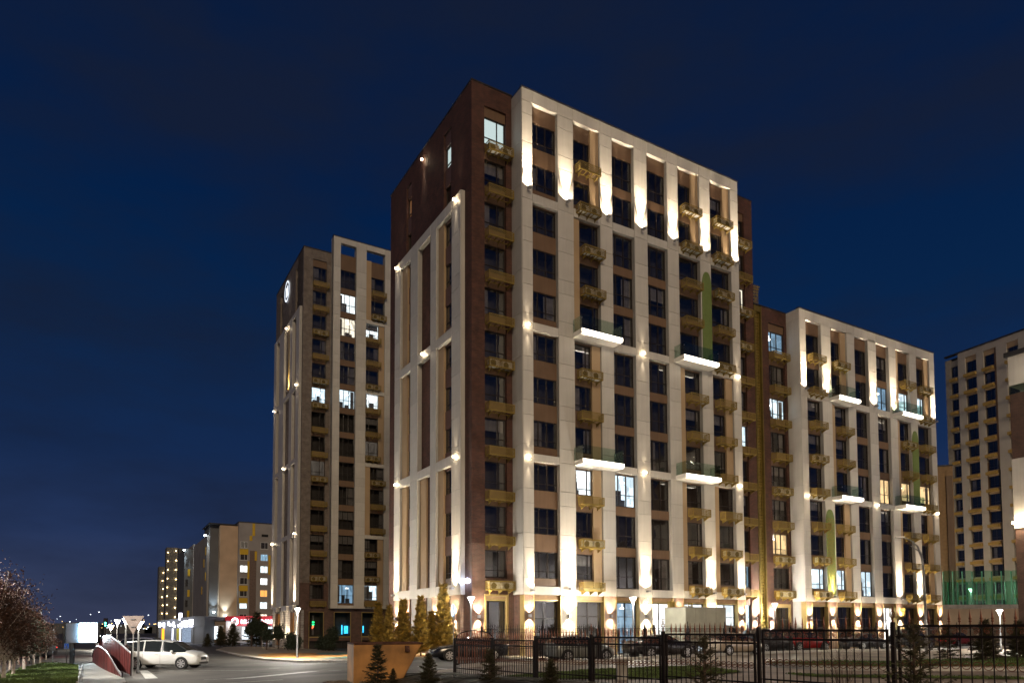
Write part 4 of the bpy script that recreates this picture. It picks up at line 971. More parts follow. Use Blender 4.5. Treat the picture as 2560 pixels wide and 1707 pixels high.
# local x along the front; width of the front about 13 m
def seg(x0, x1, y0, y1, z0, z1, m, name='wall'): mb = MB(); mb.box(x0, y0, z0, x1, y1, z1); return mb.build(name, m, pb)
seg(.6, 15, 0, 12, 0, 27.4, GREYP); seg(-3.3, .6, 1.2, 13, 0, 26.6, BEIGE); seg(-5.2, -3.3, 3.2, 13, 0, 26.8, SLATE); seg(-5.6, -5.2, 4, 30, 0, 24.5, GREYP)
seg(3.1, 4.6, -.05, 0, 0, 20.9, mat('umber_panel', (.17, .12, .10), var=.15)); 
pw = lambda w, h: cached(('pbw', w, h), lambda: (lambda mb: mb.box(0, -.06, 0, w, .02, .08) and mb.box(0, -.06, h - .08, w, .02, h) and mb.box(0, -.06, .08, .08, .02, h - .08) and mb.box(w - .08, -.06, .08, w, .02, h - .08) and mb.box(w * .55, -.05, .08, w * .55 + .07, .02, h - .08) and mb)(MB()).mesh('window_frame', FRAMEW))
pln = cached('pbp', lambda: MB().quad((0, -.02, 0), (1.5, -.02, 0), (1.5, -.02, 1.5), (0, -.02, 1.5)).mesh('pane', mat('dull_pane', (.06, .055, .055), rough=.12, spec=.6, var=.3)))
for ci, (x, lt_) in enumerate(((.95, {2: 'white', 7: 'cream', 5: 'cool', 0: 'dimw'}), (5.5, {6: 'cream', 5: 'cool', 4: 'orange', 3: 'white', 2: 'cool', 7: 'white', 1: 'blue'}), (8.1, {2: 'cool', 1: 'cool', 7: 'cream'}), (11, {}))):
    for k in range(8):
        z = 21.4 - k * 2.82 + (0 if k < 7 else 1.2)
        o = link('window', pw(1.7, 1.6), pb, (x, 0, z)); p = link('pane', pln, o, (.1, 0, .05))
        if k in lt_: setmat(p, {'orange': emis('orange_pane', (1, .42, .1), .35)}.get(lt_[k]) or LIT[lt_[k]])
        mb = cached('pbsill', lambda: MB().box(-.1, -.14, -.1, 1.8, .0, -.02).mesh('sill', FRAMEW)); link('sill', mb, o)
for (x, z, w, h) in ((.85, 19.9, 1.9, 1.3), (.85, 11.4, 1.9, 1.3), (.85, 8.5, 1.9, 1.3), (8.2, 11.4, 1.6, 1.2), (3.6, 24.4, .6, 2.9), (3.0, 23.2, .6, 1.2), (2.6, 14.2, .45, 4.2), (7.3, 15.4, .5, 4.6), (4.2, 18.6, .5, 2.2)):
    mb = MB(); mb.box(x, -.12, z, x + w, -.055, z + h); mb.build('yellow_panel', YEL, pb)
for x in (5.7, 8.2): mb = MB(); mb.box(x, -.03, 24.3, x + 1.5, .2, 24.9); mb.build('attic_slot', DARK, pb)
mb = MB(); mb.box(.5, -.1, 27.4, 15, 12, 27.6); mb.box(-5.7, 1.1, 26.8, .5, 13, 27.0); mb.build('parapet_cap', CAP, pb)
for (y, z) in ((6, 20), (9, 17.3), (6, 14), (12, 11)): mb = MB(); mb.box(-5.72, y, z, -5.6, y + 1, z + 1.9); mb.build('yellow_panel', YEL, pb)
fl = bpy.data.lights.new('cold_flood', 'SPOT'); fl.energy = 420; fl.spot_size = R(70); fl.spot_blend = .8; fl.color = (.75, .92, 1); fl.shadow_soft_size = .1
def flood(root, loc, up=False):
    o = link('flood_lamp', MB().box(-.2, -.2, -.12, .2, .2, .12).mesh('flood_lamp', emis('cold_lamp', (.8, .95, 1), 9)), root, loc); l = link('light', fl, o, (0, 0, .2 if up else -.2)); l.rotation_euler = (math.pi, 0, 0) if up else (0, 0, 0)
flood(pb, (-6.2, 3.6, 24.3)); flood(pb, (-4.2, 2.4, 6.5), True); flood(pb, (-2.0, .6, 5.6), True)
pb2 = thing('panel_block', 'second grey and yellow panel block standing farther down the street', 'apartment block', (-91.5, 199, 0), AZ)
for (x0, x1, y0, z1, m) in ((0, 2.2, 0, 25.0, SLATE), (2.2, 4.2, -.4, 26.4, GREYP), (4.2, 5.4, 0, 24, BEIGE)): mb = MB(); mb.box(x0, y0, 0, x1, 20, z1); mb.build('wall', m, pb2)
for i in range(7): mb = MB(); mb.box(.4 + .5 * (i % 2), -.06, 3 + i * 2.9, 1.0 + .5 * (i % 2), 0, 4.9 + i * 2.9); mb.build('yellow_panel', YEL if i % 2 else mat('dull_pane', (.06, .055, .055)), pb2)
flood(pb2, (-.2, -.8, 24.6)); flood(pb2, (3.8, -1.2, 25.4))
bb = thing('brick_block', 'distant red brick block with white belts and rows of warm facade lamps', 'apartment block', (-109.2, 229, 0), AZ)
mb = MB(); mb.box(1.7, 0, 0, 6.2, 10, 26.2); mb.build('brick_wall', BRICKB, bb); mb = MB(); mb.box(-1.6, 1, 0, 1.7, 7, 29); mb.box(1.7, 2, 26.2, 6.2, 10, 29); mb.build('dark_wall', SLATE, bb)
for z in (26.0, 20.8, 15.6, 10.4): mb = MB(); mb.box(1.6, -.12, z, 6.2, -.0, z + .45); mb.build('white_belt', FRAMEW, bb)
mb = MB(); mb.box(1.4, -.15, 0, 1.7, .9, 26.4); mb.build('white_belt', FRAMEW, bb)
lampm = MB().lathe([(0, -.22), (.2, 0), (0, .22)], 6).mesh('facade_lamp', emis('amber_lamp', (1, .66, .28), 7))
for i in range(9):
    link('facade_lamp', lampm, bb, (1.1 + .1 * (i % 2), .7, 3.5 + i * 3.05), scale=.8); link('facade_lamp', lampm, bb, (-1.2, .7, 4.9 + i * 2.8), scale=.7)
bb2 = thing('brick_block', 'farthest low block of the row, dotted with warm lamps', 'apartment block', (-123.4, 255, 0), AZ)
mb = MB(); mb.box(-2.6, 0, 0, 2.4, 6, 25); mb.build('wall', SLATE, bb2)
for i in range(8): link('facade_lamp', lampm, bb2, (-1.4 + .2 * (i % 2), -.4, 2.5 + i * 2.9), scale=.8); link('facade_lamp', lampm, bb2, (.6, -.4, 2.5 + i * 2.9), scale=.8)
bb3 = thing('brick_block', 'small dark block at the very end of the street row', 'apartment block', (-146.5, 300, 0), AZ); mb = MB(); mb.box(-1, 0, 0, 3, 6, 19); mb.build('wall', SLATE, bb3)
for i in range(3): link('facade_lamp', lampm, bb3, (-.4, -.4, 4 + i * 6), scale=1.4)

# shops
rs = thing('shop', 'single storey grey shop with long red sign panel and glowing white lettering', 'shop', (-56.2, 140, 0), 0)
mb = MB(); mb.box(0, 0, -.3, 11, 12, 3.15); mb.build('wall', GREYP, rs); mb = MB(); mb.box(-.1, -.1, 3.15, 11, 12, 5.1); mb.build('sign_fascia', mat('red_fascia', (.42, .025, .035), rough=.4, var=.04, emit=(1, .04, .06), estr=.045), rs)
SIGNW = emis('sign_white', (.82, .86, 1), 2.2)
text('МИР КЕРАМИКИ', rs, (3.15, -.16, 3.65), (R(90), 0, 0), 1.02, SIGNW, .02, offset=.02)
mb = MB(); n = 24; cx, cz = 2.0, 4.05
for i in range(n):
    a, b = 2 * math.pi * i / n, 2 * math.pi * (i + 1) / n; f = lambda t: .36 / max(abs(math.cos(t)), abs(math.sin(t)))
    mb.quad((cx + .72 * math.cos(a), -.16, cz + .72 * math.sin(a)), (cx + .72 * math.cos(b), -.16, cz + .72 * math.sin(b)), (cx + f(b) * math.cos(b), -.16, cz + f(b) * math.sin(b)), (cx + f(a) * math.cos(a), -.16, cz + f(a) * math.sin(a)))
mb.build('round_logo', SIGNW, rs)
shopwin = emis('shop_window_glow', (.78, .90, 1), .95, 5)
for (x0, x1) in ((3.4, 5.2), (5.3, 7.4), (7.5, 10.6)): mb = MB(); mb.box(x0, -.05, .6, x1, -.02, 2.95); mb.build('shop_window', shopwin, rs)
bx = thing('shop', 'small brown clad pavilion with one bright window beside the red shop', 'shop', (-58.9, 135, 0), 0)
mb = MB(); mb.box(0, 0, -.3, 4.9, 6, 4.0); mb.build('wall', mat('timber_cladding', (.27, .20, .155), var=.1, nscale=2), bx); mb = MB(); mb.box(-.05, -.06, 4.0, 4.95, 6, 4.15); mb.build('roof_cap', CAP, bx)
mb = MB(); mb.box(1.6, -.05, .7, 3.4, -.02, 3.1); mb.build('shop_window', shopwin, bx)
mb = MB(); mb.box(3.6, -.35, 2.6, 4.5, 0, 3.3); mb.build('air_conditioner_unit', FRAMEW, bx); mb = MB(); mb.tube((4.05, -.36, 2.95), (4.05, -.38, 2.95), .26, n=14); mb.build('fan_grille', BLACK, bx)
ds = thing('shop', 'dark grey shop row with clusters of glowing white signs and orange pillar', 'shop', (-64.5, 130, 0), 0)
mb = MB(); mb.box(.3, 0, -.3, 6.6, 10, 3.4); mb.box(6.6, .2, -.3, 8.4, 10, 4.9); mb.build('wall', SLATE, ds)
mb = MB(); mb.quad((.2, -.1, 3.0), (6.7, -.1, 3.0), (6.7, -.1, 4.9), (.2, -.1, 4.1)); mb.quad((6.7, -.1, 3.0), (8.6, .1, 3.0), (8.6, .1, 4.9), (6.7, -.1, 4.9)); mb.build('sign_fascia', SLATE, ds)
for (x, z, w, h) in ((.3, 3.2, .35, .6), (.35, 2.95, .3, .15), (.9, 3.1, .5, .6), (1.2, 2.85, .25, .9), (2.0, 3.25, .25, .7), (2.3, 3.1, .3, .5), (2.9, 3.1, .3, .8), (3.1, 2.9, .25, .4), (3.8, 3.0, .3, .4), (4.2, 3.05, .6, .6), (4.45, 2.8, .2, 1.2), (4.9, 3.5, .8, .65), (4.9, 3.0, .8, .2), (5.85, 3.4, .75, .95), (5.9, 3.0, .65, .22), (4.0, 4.7, .55, .8), (4.02, 4.2, .2, .5)):
    mb = MB(); mb.box(x, -.16, z, x + w, -.11, z + h); mb.build('sign_panel', emis('sign_lilac', (.80, .80, 1), 2.0), ds)
for (x, w, m) in ((.9, .45, emis('orange_glow', (1, .40, .03), .55)), (3.6, .4, mat('olive_panel', (.35, .30, .03))), (2.8, .12, SIGNW), (4.15, .14, SIGNW)): mb = MB(); mb.box(x, -.06, .2, x + w, -.02, 2.7); mb.build('door_panel', m, ds)
mb = MB(); mb.box(4.6, -.05, .2, 6.2, -.02, 2.8); mb.build('shop_window', emis('pale_window', (.6, .75, 1), .16, 7), ds)
spl = bpy.data.lights.new('shop_glow', 'POINT'); spl.energy = 80; spl.color = (.85, .9, 1); spl.shadow_soft_size = .5
for pr_, p in ((ds, (2, -2.5, 3.4)), (ds, (5.5, -2.5, 3.2)), (rs, (3, -3, 3.4)), (rs, (8, -3, 3.4))): link('light', spl, pr_, p)
# ------------------------------------------------------------------ lamps in the street
PARKL = bpy.data.lights.new('park_lamp_light', 'POINT'); PARKL.energy = 300; PARKL.color = (1, .93, .80); PARKL.shadow_soft_size = .12
CONEL = emis('lamp_cone_glow', (1, .97, .90), 4)
def park_lamp(loc, label, h=4.0, on=1.0, sc=1.0):
    z0 = gz(loc[0]) if len(loc) < 3 else loc[2]
    t = thing('park_lamp', label, 'street lamp', (loc[0], loc[1], z0), 0, 'funnel shaped park lamps')
    def pole(): return MB().lathe([(.11, 0), (.11, .12), (.075, .14), (.065, h * .6), (.055, h - .35), (.075, h - .3), (.075, h - .2), (.03, h - .18)], 10).mesh('pole', mat('dark_lamp_pole', (.09, .09, .09), rough=.45, metal=.3, var=0), smooth=True)
    def cup(): return MB().lathe([(.04, h - .30), (.07, h - .2), (.14, h), (.25, h + .16), (.22, h + .16), (.07, h - .12)], 14).mesh('lamp_cup', CONEL, smooth=True)
    def top(): return MB().lathe([(0, h + .20), (.26, h + .17), (.26, h + .20), (0, h + .24)], 14).mesh('lamp_cap', STEEL)
    link('pole', cached(('pp', h), pole), t); link('lamp_cup', cached(('pc', h), cup), t); link('lamp_cap', cached(('pt', h), top), t)
    l = PARKL if on == 1 else cached(('pl', on), lambda: (lambda q: (setattr(q, 'energy', 300 * on), q)[1])(PARKL.copy()))
    if on: link('light', l, t, (0, -.02, h - .6)).location = (.0, -.42, h + .02)
    return t
park_lamp((-18.0, 60.0), 'funnel shaped lamp on grey pole at the kerb of the colourful play surface', 4.05, 3.4)
park_lamp((-2.75, 47.9), 'funnel shaped lamp in front of the dark brick corner column', 3.9, .9)
park_lamp((8.4, 49.6), 'starry bright funnel lamp before the third ground floor shop window', 3.9, 2.0)
park_lamp((23.1, 62.8), 'funnel lamp by the foot of the gold lattice strip', 3.9, 1.5)
park_lamp((40.9, 60.0), 'funnel lamp alone in front of the beige podium', 3.2, 2.6)
park_lamp((55.2, 95, 5.0), 'small funnel lamp glowing behind the green glass screen', 1.8, .6)
park_lamp((60.4, 94, 5.0), 'funnel lamp behind the green glass at the right frame edge', 2.3, .6)
park_lamp((-34.2, 62), 'brightest funnel lamp on the left, between billboard and triangle sign', 3.15, .8)
park_lamp((-35.6, 63.5), 'lower funnel lamp just left of the brightest one', 2.7, .5)
park_lamp((-25.9, 48), 'funnel lamp half hidden behind the left corner of the triangle sign', 3.05, .45)
park_lamp((-21.25, 40.75), 'near dark lamp pole whose head is hidden by the triangle sign', 2.75, .35)
park_lamp((-52, 90), 'small distant funnel lamp above the corrugated railing', 1.6, 1.0)

# tall curved road lamps: one in view, others light the street from behind the camera
ROADL = bpy.data.lights.new('road_lamp_light', 'POINT'); ROADL.energy = 1500; ROADL.color = (1, .74, .46);
ROADW = bpy.data.lights.new('road_lamp_white', 'SPOT'); ROADW.energy = 4200; ROADW.spot_size = R(158); ROADW.spot_blend = .35; ROADW.color = (1, .94, .86); ROADW.shadow_soft_size = .3; ROADL.shadow_soft_size = .2
ROADF = bpy.data.lights.new('yard_lamp_light', 'POINT'); ROADF.energy = 1500; ROADF.color = (1, .80, .55); ROADF.shadow_soft_size = .3
def road_lamp(loc, rz, label, h=8.2, on=False, data=None):
    t = thing('road_lamp', label, 'street lamp', loc, rz)
    pts = [(0, 0, 0), (0, 0, h * .45), (-.02, 0, h * .72), (-.12, 0, h * .84), (-.35, 0, h * .92), (-.75, 0, h * .97), (-1.25, 0, h)]
    MB().path(pts, [.11, .09, .075, .07, .06, .05, .04], 10).build('pole', STEEL, t, smooth=True)
    MB().path([(-.03, 0, h * .78), (-.3, 0, h * .88), (-.8, 0, h * .925)], [.05, .04, .03], 8).build('lower_arm', STEEL, t, smooth=True)
    mb = MB(); mb.prism([(-1.2, -.09), (-1.2, .09), (-1.75, .07), (-1.8, 0), (-1.75, -.07)], h - .03, h + .06); mb.build('lamp_head', STEEL, t)
    mb = MB(); mb.box(-1.7, -.06, h - .045, -1.25, .06, h - .032); mb.build('lamp_lens', LAMPH if on else STEEL, t)
    if on: link('light', data or ROADL, t, (-1.5, 0, h - .3))
    return t
road_lamp((28.9, 50.0, .5), R(-12), 'tall curved steel road lamp standing in front of the lower white block', 8.3)
for i, (x, y, rz, w) in enumerate(((26, 8, R(-60), 'tall lit road lamp standing on the right behind the photographer'), (-28.5, 31, R(-90), 'tall lit road lamp standing on the left behind the pavement'), (4, -14, R(-90), 'tall lit road lamp standing straight behind the photographer'))):
    road_lamp((x, y, gz(x)), rz, w, 9.5, True, ROADW if i == 1 else ROADL)
for x, y, w in ((47, 99, 'lit road lamp in the yard behind the lower white block'), (60, 112, 'lit road lamp beyond the beige podium')): road_lamp((x, y, .5), 0, w, 9.5, True, ROADF)

# ------------------------------------------------------------------ signs, billboard and railings on the left
bl = thing('billboard', 'small roadside billboard, grey left half and blazing white screen on the right', 'billboard', (-32.7, 52.4, 0), R(10))
mb = MB(); mb.box(.28, .1, 0, .54, .34, 1.5); mb.build('post', BLACK, bl); mb = MB(); mb.box(-.12, -.12, 1.5, .04, .55, 3.05); mb.box(.04, .05, 1.5, 2.15, .55, 3.02); mb.build('case', BLACK, bl)
mb = MB(); mb.box(.05, .0, 1.53, .93, .048, 2.98); mb.build('poster_panel', mat('grey_poster', (.10, .095, .11), var=.1), bl); mb = MB(); mb.box(.94, -.03, 1.62, 2.12, .048, 2.96); mb.build('lit_screen', emis('screen_white', (.80, .95, 1), 14), bl)
al = bpy.data.lights.new('screen_glow', 'AREA'); al.energy = 420; al.color = (.35, .75, 1); al.size = 1.1; al.size_y = 1.3; al.shape = 'RECTANGLE'
link('light', al, bl, (1.53, -.08, 2.3)).rotation_euler = (R(90), 0, 0)
def roadsign(name, label, loc, h, kind, rz=0, **k):
    t = thing(name, label, 'road sign', loc, rz); MB().tube((0, .03, 0), (0, .03, h), .035, n=8).build('post', STEEL, t)
    return t
FACEB = mat('sign_back', (.42, .34, .30), rough=.35, metal=.3, var=.1, nscale=3)
y = roadsign('yield_sign', 'back of a triangular give way sign, point down, on a rusty post', (-20.1, 37.96, 0), 3.0, '')
mb = MB(); tri = [(-.58, 3.2), (.58, 3.2), (0, 2.22)]; mb.v = [(x, -.01, z) for x, z in tri] + [(x, .0, z) for x, z in tri]; mb.f = [(0, 1, 2), (5, 4, 3), (0, 3, 4, 1), (1, 4, 5, 2), (2, 5, 3, 0)]; mb.m = [0] * 5; mb.build('sign_plate', FACEB, y)
MB().box(-.12, -.05, 3.0, .12, -.012, 3.04).box(-.12, -.05, 2.6, .12, -.012, 2.64).build('bracket', STEEL, y)
c = roadsign('crosswalk_sign', 'square blue pedestrian crossing sign left of the billboard', (-33.2, 53.4, 0), 1.3, '')
MB().box(-.2, -.02, 1.05, .2, .0, 1.5).build('sign_plate', FRAMEW, c); MB().box(-.16, -.024, 1.09, .16, -.021, 1.46).build('blue_field', mat('sign_blue', (.02, .12, .6), emit=(.1, .3, 1), estr=.05), c)
mb = MB(); mb.v = [(-.12, -.028, 1.12), (.12, -.028, 1.12), (0, -.028, 1.43)]; mb.f = [(0, 1, 2)]; mb.m = [0]; mb.build('white_triangle', FRAMEW, c)
mb = MB(); mb.box(-.02, -.034, 1.2, .02, -.030, 1.34); mb.box(-.05, -.0335, 1.13, -.02, -.0305, 1.2); mb.box(.02, -.0335, 1.13, .05, -.0305, 1.2); mb.build('walking_figure', BLACK, c)
c = roadsign('round_sign', 'grey back of a round sign among the bushes', (-32.9, 51.3, 0), 1.15, ''); MB().tube((0, 0, 1.2), (0, .012, 1.2), .22, n=20).build('sign_plate', mat('sign_grey_back', (.3, .3, .3), metal=.3), c)
c = roadsign('no_stopping_sign', 'small red glowing prohibition sign under the bright screen', (-39.5, 68, 0), 1.5, ''); MB().tube((0, 0, 1.5), (0, .02, 1.5), .25, n=18).build('sign_plate', emis('red_sign', (1, .06, .08), .35), c); MB().box(-.2, -.01, 1.47, .2, -.004, 1.53).build('white_bar', FRAMEW, c)
c = roadsign('round_blue_sign', 'blue round mandatory sign seen almost edge on beside the fence end post', (-3.0, 36.4, .5), 3.1, '', R(-68)); MB().tube((0, -.02, 2.9), (0, .0, 2.9), .34, n=24).build('sign_plate', mat('sign_blue_bright', (.03, .22, .75), rough=.3, emit=(.1, .45, 1), estr=.10), c)
MB().tube((0, -.026, 2.9), (0, -.021, 2.9), .25, n=20).build('white_ring', FRAMEW, c); MB().tube((0, -.032, 2.9), (0, -.027, 2.9), .21, n=20).build('blue_centre', MATS['sign_blue_bright'], c)
# traffic lights and direction board
tl = thing('traffic_light', 'dark traffic light with green lamps above the corrugated railing', 'traffic light', (-42.6, 75, 0)); MB().tube((0, 0, 0), (0, 0, 3.3), .06).build('post', BLACK, tl); MB().box(-.16, -.15, 2.8, .16, .1, 3.7).build('signal_case', BLACK, tl)
for z in (2.95, 3.2): MB().tube((.05, -.16, z), (.05, -.152, z), .09, n=10).build('green_lens', emis('green_light', (.1, 1, .6), 3), tl)
tl = thing('traffic_light', 'traffic light glowing red behind the reddish bushes', 'traffic light', (-44.0, 64.9, 0)); MB().tube((0, 0, 0), (0, 0, 2.1), .05).build('post', BLACK, tl); MB().box(-.15, -.1, 1.3, .15, .1, 2.1).build('signal_case', BLACK, tl); MB().tube((0, -.12, 1.9), (0, -.1, 1.9), .13, n=12).build('red_lens', emis('red_light', (1, .05, .03), 7), tl)
rlg = bpy.data.lights.new('red_glow', 'POINT'); rlg.energy = 110; rlg.color = (1, .10, .05); rlg.shadow_soft_size = .1; link('light', rlg, tl, (.2, -.6, 1.9))
gb = thing('direction_board', 'overhead blue direction board with round sign on a grey mast behind the bushes', 'road sign', (-42.8, 64, 0)); MB().tube((.55, 0, 0), (.55, 0, 4.4), .1).build('mast', STEEL, gb); MB().box(-1.1, -.04, 3.7, .4, 0, 4.25).build('board', mat('board_blue', (.03, .07, .20)), gb); MB().box(-1.4, .02, 4.1, .7, .08, 4.2).build('arm', STEEL, gb)
for x in (-.9, -.5, -.1): MB().box(x, -.06, 3.85, x + .16, -.045, 4.1).build('white_text_bar', FRAMEW, gb)
MB().tube((.45, -.12, 3.1), (.45, -.1, 3.1), .36, n=18).build('round_plate', mat('peach_plate', (.6, .36, .24)), gb); MB().box(.2, -.14, 3.05, .7, -.125, 3.15).build('plate_bar', BLACK, gb)

# the red corrugated parapet: two curved walls of upright sheets with a bent top rail
REDM = mat('red_corrugated_steel', (.12, .030, .028), rough=.45, metal=.3, var=.25, nscale=3, island=.45)
rp = thing('corrugated_parapet', 'pair of curved dark red corrugated steel parapet walls at the pavement edge', 'parapet', (0, 0, 0))
def parapet(p0, p1, prof, n, bend):
    pts = []
    dx, dy = p1[0] - p0[0], p1[1] - p0[1]
    for i in range(n + 1):
        t = i / n; o = bend * math.sin(t * math.pi); L = math.hypot(dx, dy)
        x = lerp(p0[0], p1[0], t) - dy / L * o; y = lerp(p0[1], p1[1], t) + dx / L * o
        j = t * (len(prof) - 1); k = min(int(j), len(prof) - 2); pts.append((x, y, lerp(prof[k], prof[k + 1], j - k)))
    for i in range(n):
        a, b = pts[i], pts[i + 1]; ux, uy = (b[0] - a[0]), (b[1] - a[1]); L = math.hypot(ux, uy); nx, ny = -uy / L * .05, ux / L * .05
        mb = MB(); q = [(0, 0), (.18, 1), (.5, 1), (.68, 0), (1, 0)]
        for (t0, s0), (t1, s1) in zip(q, q[1:]):
            A = (a[0] + ux * t0 + nx * s0, a[1] + uy * t0 + ny * s0); B = (a[0] + ux * t1 + nx * s1, a[1] + uy * t1 + ny * s1); za, zb = lerp(a[2], b[2], t0), lerp(a[2], b[2], t1)
            mb.quad((*A, .04), (*B, .04), (*B, zb), (*A, za))
        mb.build('steel_sheet', REDM, rp)
    MB().path([(x, y, z + .03) for x, y, z in pts], .045, 8).build('top_rail', STEEL, rp)
    MB().tube((*pts[-1][:2], 0), (*pts[-1][:2], pts[-1][2] + .25), .04).build('end_post', IRON, rp)
parapet((-31.9, 54.5), (-19.6, 36.1), [.45, .95, 1.2, 1.32, 1.34, 1.3, 1.2, 1.0, .7, .35, .1], 30, -.15)
parapet((-33.3, 57.6), (-20.5, 38.6), [.7, 1.55, 1.85, 1.97, 2.05, 2.05, 1.95, 1.8, 1.6, 1.38, 1.15], 30, -.15)
# bicycle-rack like hoops and seats on the plaza edge, low kerb boxes
for i, (x, y, l) in enumerate(((-33.5, 96, 'first'), (-31.0, 94, 'second'), (-28.4, 93, 'third'))):
    hp = thing('bollard_hoop', 'white steel hoop on the plaza, %s from the left' % l, 'hoop', (x, y, gz(x)), R(10), 'white hoops on the plaza'); MB().path([(0, 0, 0), (0, 0, 1.1), (.05, 0, 1.2), (.75, 0, 1.2), (.8, 0, 1.1), (.8, 0, 0)], .035).build('tube', FRAMEW, hp)

# ------------------------------------------------------------------ skip
sk = thing('skip', 'rusty ochre steel skip with sloping right end, standing open on the asphalt', 'skip', (-5.72, 26.0, .5), R(20))
OCH = mat('ochre_skip_paint', (.42, .20, .055), rough=.6, var=.3, nscale=1.3, bump=.3, bscale=3)
Wd, Dp, Hh = 2.5, 1.8, 1.42
def skp(name, pts, m=OCH, th=.03):
    mb = MB(); mb.quad(*pts); o = mb.build(name, m, sk); md = o.modifiers.new('s', 'SOLIDIFY'); md.thickness = th; return o
skp('front_wall', [(0, 0, 0), (1.72, 0, 0), (Wd, 0, Hh), (0, 0, Hh)]); skp('back_wall', [(0, Dp, 0), (1.72, Dp, 0), (Wd, Dp, Hh + .0), (0, Dp, Hh)])
skp('end_wall', [(0, 0, 0), (0, Dp, 0), (0, Dp, Hh), (0, 0, Hh)]); skp('sloping_end', [(1.72, 0, 0), (1.72, Dp, 0), (Wd, Dp, Hh), (Wd, 0, Hh)]); skp('floor_plate', [(0, 0, .02), (1.72, 0, .02), (1.72, Dp, .02), (0, Dp, .02)])
RUSTD = mat('rust_rim', (.10, .045, .03), rough=.85, var=.35, nscale=5)
MB().path([(0, 0, Hh), (Wd, 0, Hh), (Wd, Dp, Hh), (0, Dp, Hh), (0, 0, Hh)], .045, 6).build('rim', RUSTD, sk)
mb = MB(); mb.box(1.85, -.14, Hh - .25, 1.99, 0, Hh - .08); mb.lathe([(0, Hh - .12), (.08, Hh - .2), (.10, Hh - .3), (0, Hh - .33)], 8, (1.92, -.12)); mb.build('lifting_lug', RUSTD, sk)
MB().box(.1, .05, .05, 1.65, Dp - .05, .45).build('rubble_fill', mat('rubble', (.08, .06, .05), var=.4, bump=1, bscale=8), sk)
mb = MB(); random.seed(3)
for i in range(60):
    x, y, s = random.uniform(-1, 1), random.uniform(-.5, .5), random.uniform(.02, .07); mb.box(x, y, 0, x + s * 2, y + s, s)
mb.build('rubble', mat('rubble_bits', (.16, .12, .09), var=.4), None, (-5.9, 26.4, .5), kind='stuff', label='scattered broken rubble and litter at the foot of the skip')
# unseen vaulted hall, added behind the photographer for pale curves in the window glass
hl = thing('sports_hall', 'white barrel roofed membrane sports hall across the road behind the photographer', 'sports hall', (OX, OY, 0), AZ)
MEMB = mat('white_membrane', (.75, .74, .74), rough=.6, var=.05)
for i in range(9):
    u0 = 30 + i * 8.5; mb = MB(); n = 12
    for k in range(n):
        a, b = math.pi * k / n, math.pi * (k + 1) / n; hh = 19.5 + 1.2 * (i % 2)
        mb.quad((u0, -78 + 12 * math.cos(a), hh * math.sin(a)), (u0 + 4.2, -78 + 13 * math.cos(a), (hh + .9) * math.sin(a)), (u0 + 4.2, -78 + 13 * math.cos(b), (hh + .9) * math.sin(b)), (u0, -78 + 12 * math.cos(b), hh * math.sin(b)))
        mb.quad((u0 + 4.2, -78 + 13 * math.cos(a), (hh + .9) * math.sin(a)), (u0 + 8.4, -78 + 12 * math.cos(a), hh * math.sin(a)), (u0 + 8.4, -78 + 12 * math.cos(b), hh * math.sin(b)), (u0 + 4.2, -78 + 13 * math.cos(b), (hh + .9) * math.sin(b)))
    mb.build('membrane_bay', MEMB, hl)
HF = bpy.data.lights.new('hall_flood', 'SPOT'); HF.energy = 8000; HF.color = (1, .93, .90); HF.spot_size = R(120); HF.spot_blend = .9; HF.shadow_soft_size = .3  # floods added to brighten the unseen hall for its reflection
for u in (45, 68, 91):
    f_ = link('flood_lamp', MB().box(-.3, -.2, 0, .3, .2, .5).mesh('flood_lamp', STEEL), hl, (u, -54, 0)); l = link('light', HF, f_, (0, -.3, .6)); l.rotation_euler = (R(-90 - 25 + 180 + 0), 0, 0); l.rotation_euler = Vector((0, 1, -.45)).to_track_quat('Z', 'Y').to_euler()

# ------------------------------------------------------------------ near wrought iron fence, panel by panel
POSTS = [(-2.34, 29.0), (-.72, 26.6), (.79, 24.3), (2.41, 21.8), (4.07, 19.3), (5.75, 16.7), (7.5, 14.1), (9.35, 11.3), (11.2, 8.5)]
TOPS = [2.0, 2.04, 2.12, 2.19, 2.29, 2.39, 2.475, 2.53]
fe = thing('wrought_iron_fence', 'near dark wrought iron fence with bronze spear tips, scrolls and a row of rings', 'fence', (0, 0, 0))
def mk_picket():
    mb = MB(); mb.box(-.009, -.009, -1.38, .009, .009, -.015)
    return mb.mesh('picket', IRON)
def mk_spear():
    mb = MB(); mb.box(-.008, -.008, .015, .008, .008, .10)
    mb.lathe([(.008, .06), (.030, .085), (.012, .105), (.030, .125), (.022, .15), (.003, .30)], 6); return mb.mesh('spear_tip', RUST, smooth=True)
def mk_ring():
    mb = MB(); n = 18
    for i in range(n):
        a, b = 2 * math.pi * i / n, 2 * math.pi * (i + 1) / n; mb.tube((.07 * math.cos(a), 0, .07 * math.sin(a)), (.07 * math.cos(b), 0, .07 * math.sin(b)), .008, n=5, cap=False)
    for s in (-1, 1):
        p = [(s * (.006 + .024 * t / 10 * 1.0) * math.cos(t * .95) + s * .026, 0, s * (.004 + .024 * t / 10) * math.sin(t * .95)) for t in range(11)]; mb.path(p, .005, 4)
    return mb.mesh('ring', RUST)
def mk_scroll():
    mb = MB()
    p = [(.0 + .045 * (1 - t / 14) * math.cos(t * .75), 0, -.12 + .045 * (1 - t / 16) * math.sin(t * .75)) for t in range(14)]; mb.path(p, .007, 5)
    mb.path([(.045, 0, -.12), (.05, 0, -.07), (.02, 0, -.035), (-.03, 0, -.045), (-.07, 0, -.02)], .008, 5); return mb.mesh('scroll', RUST)
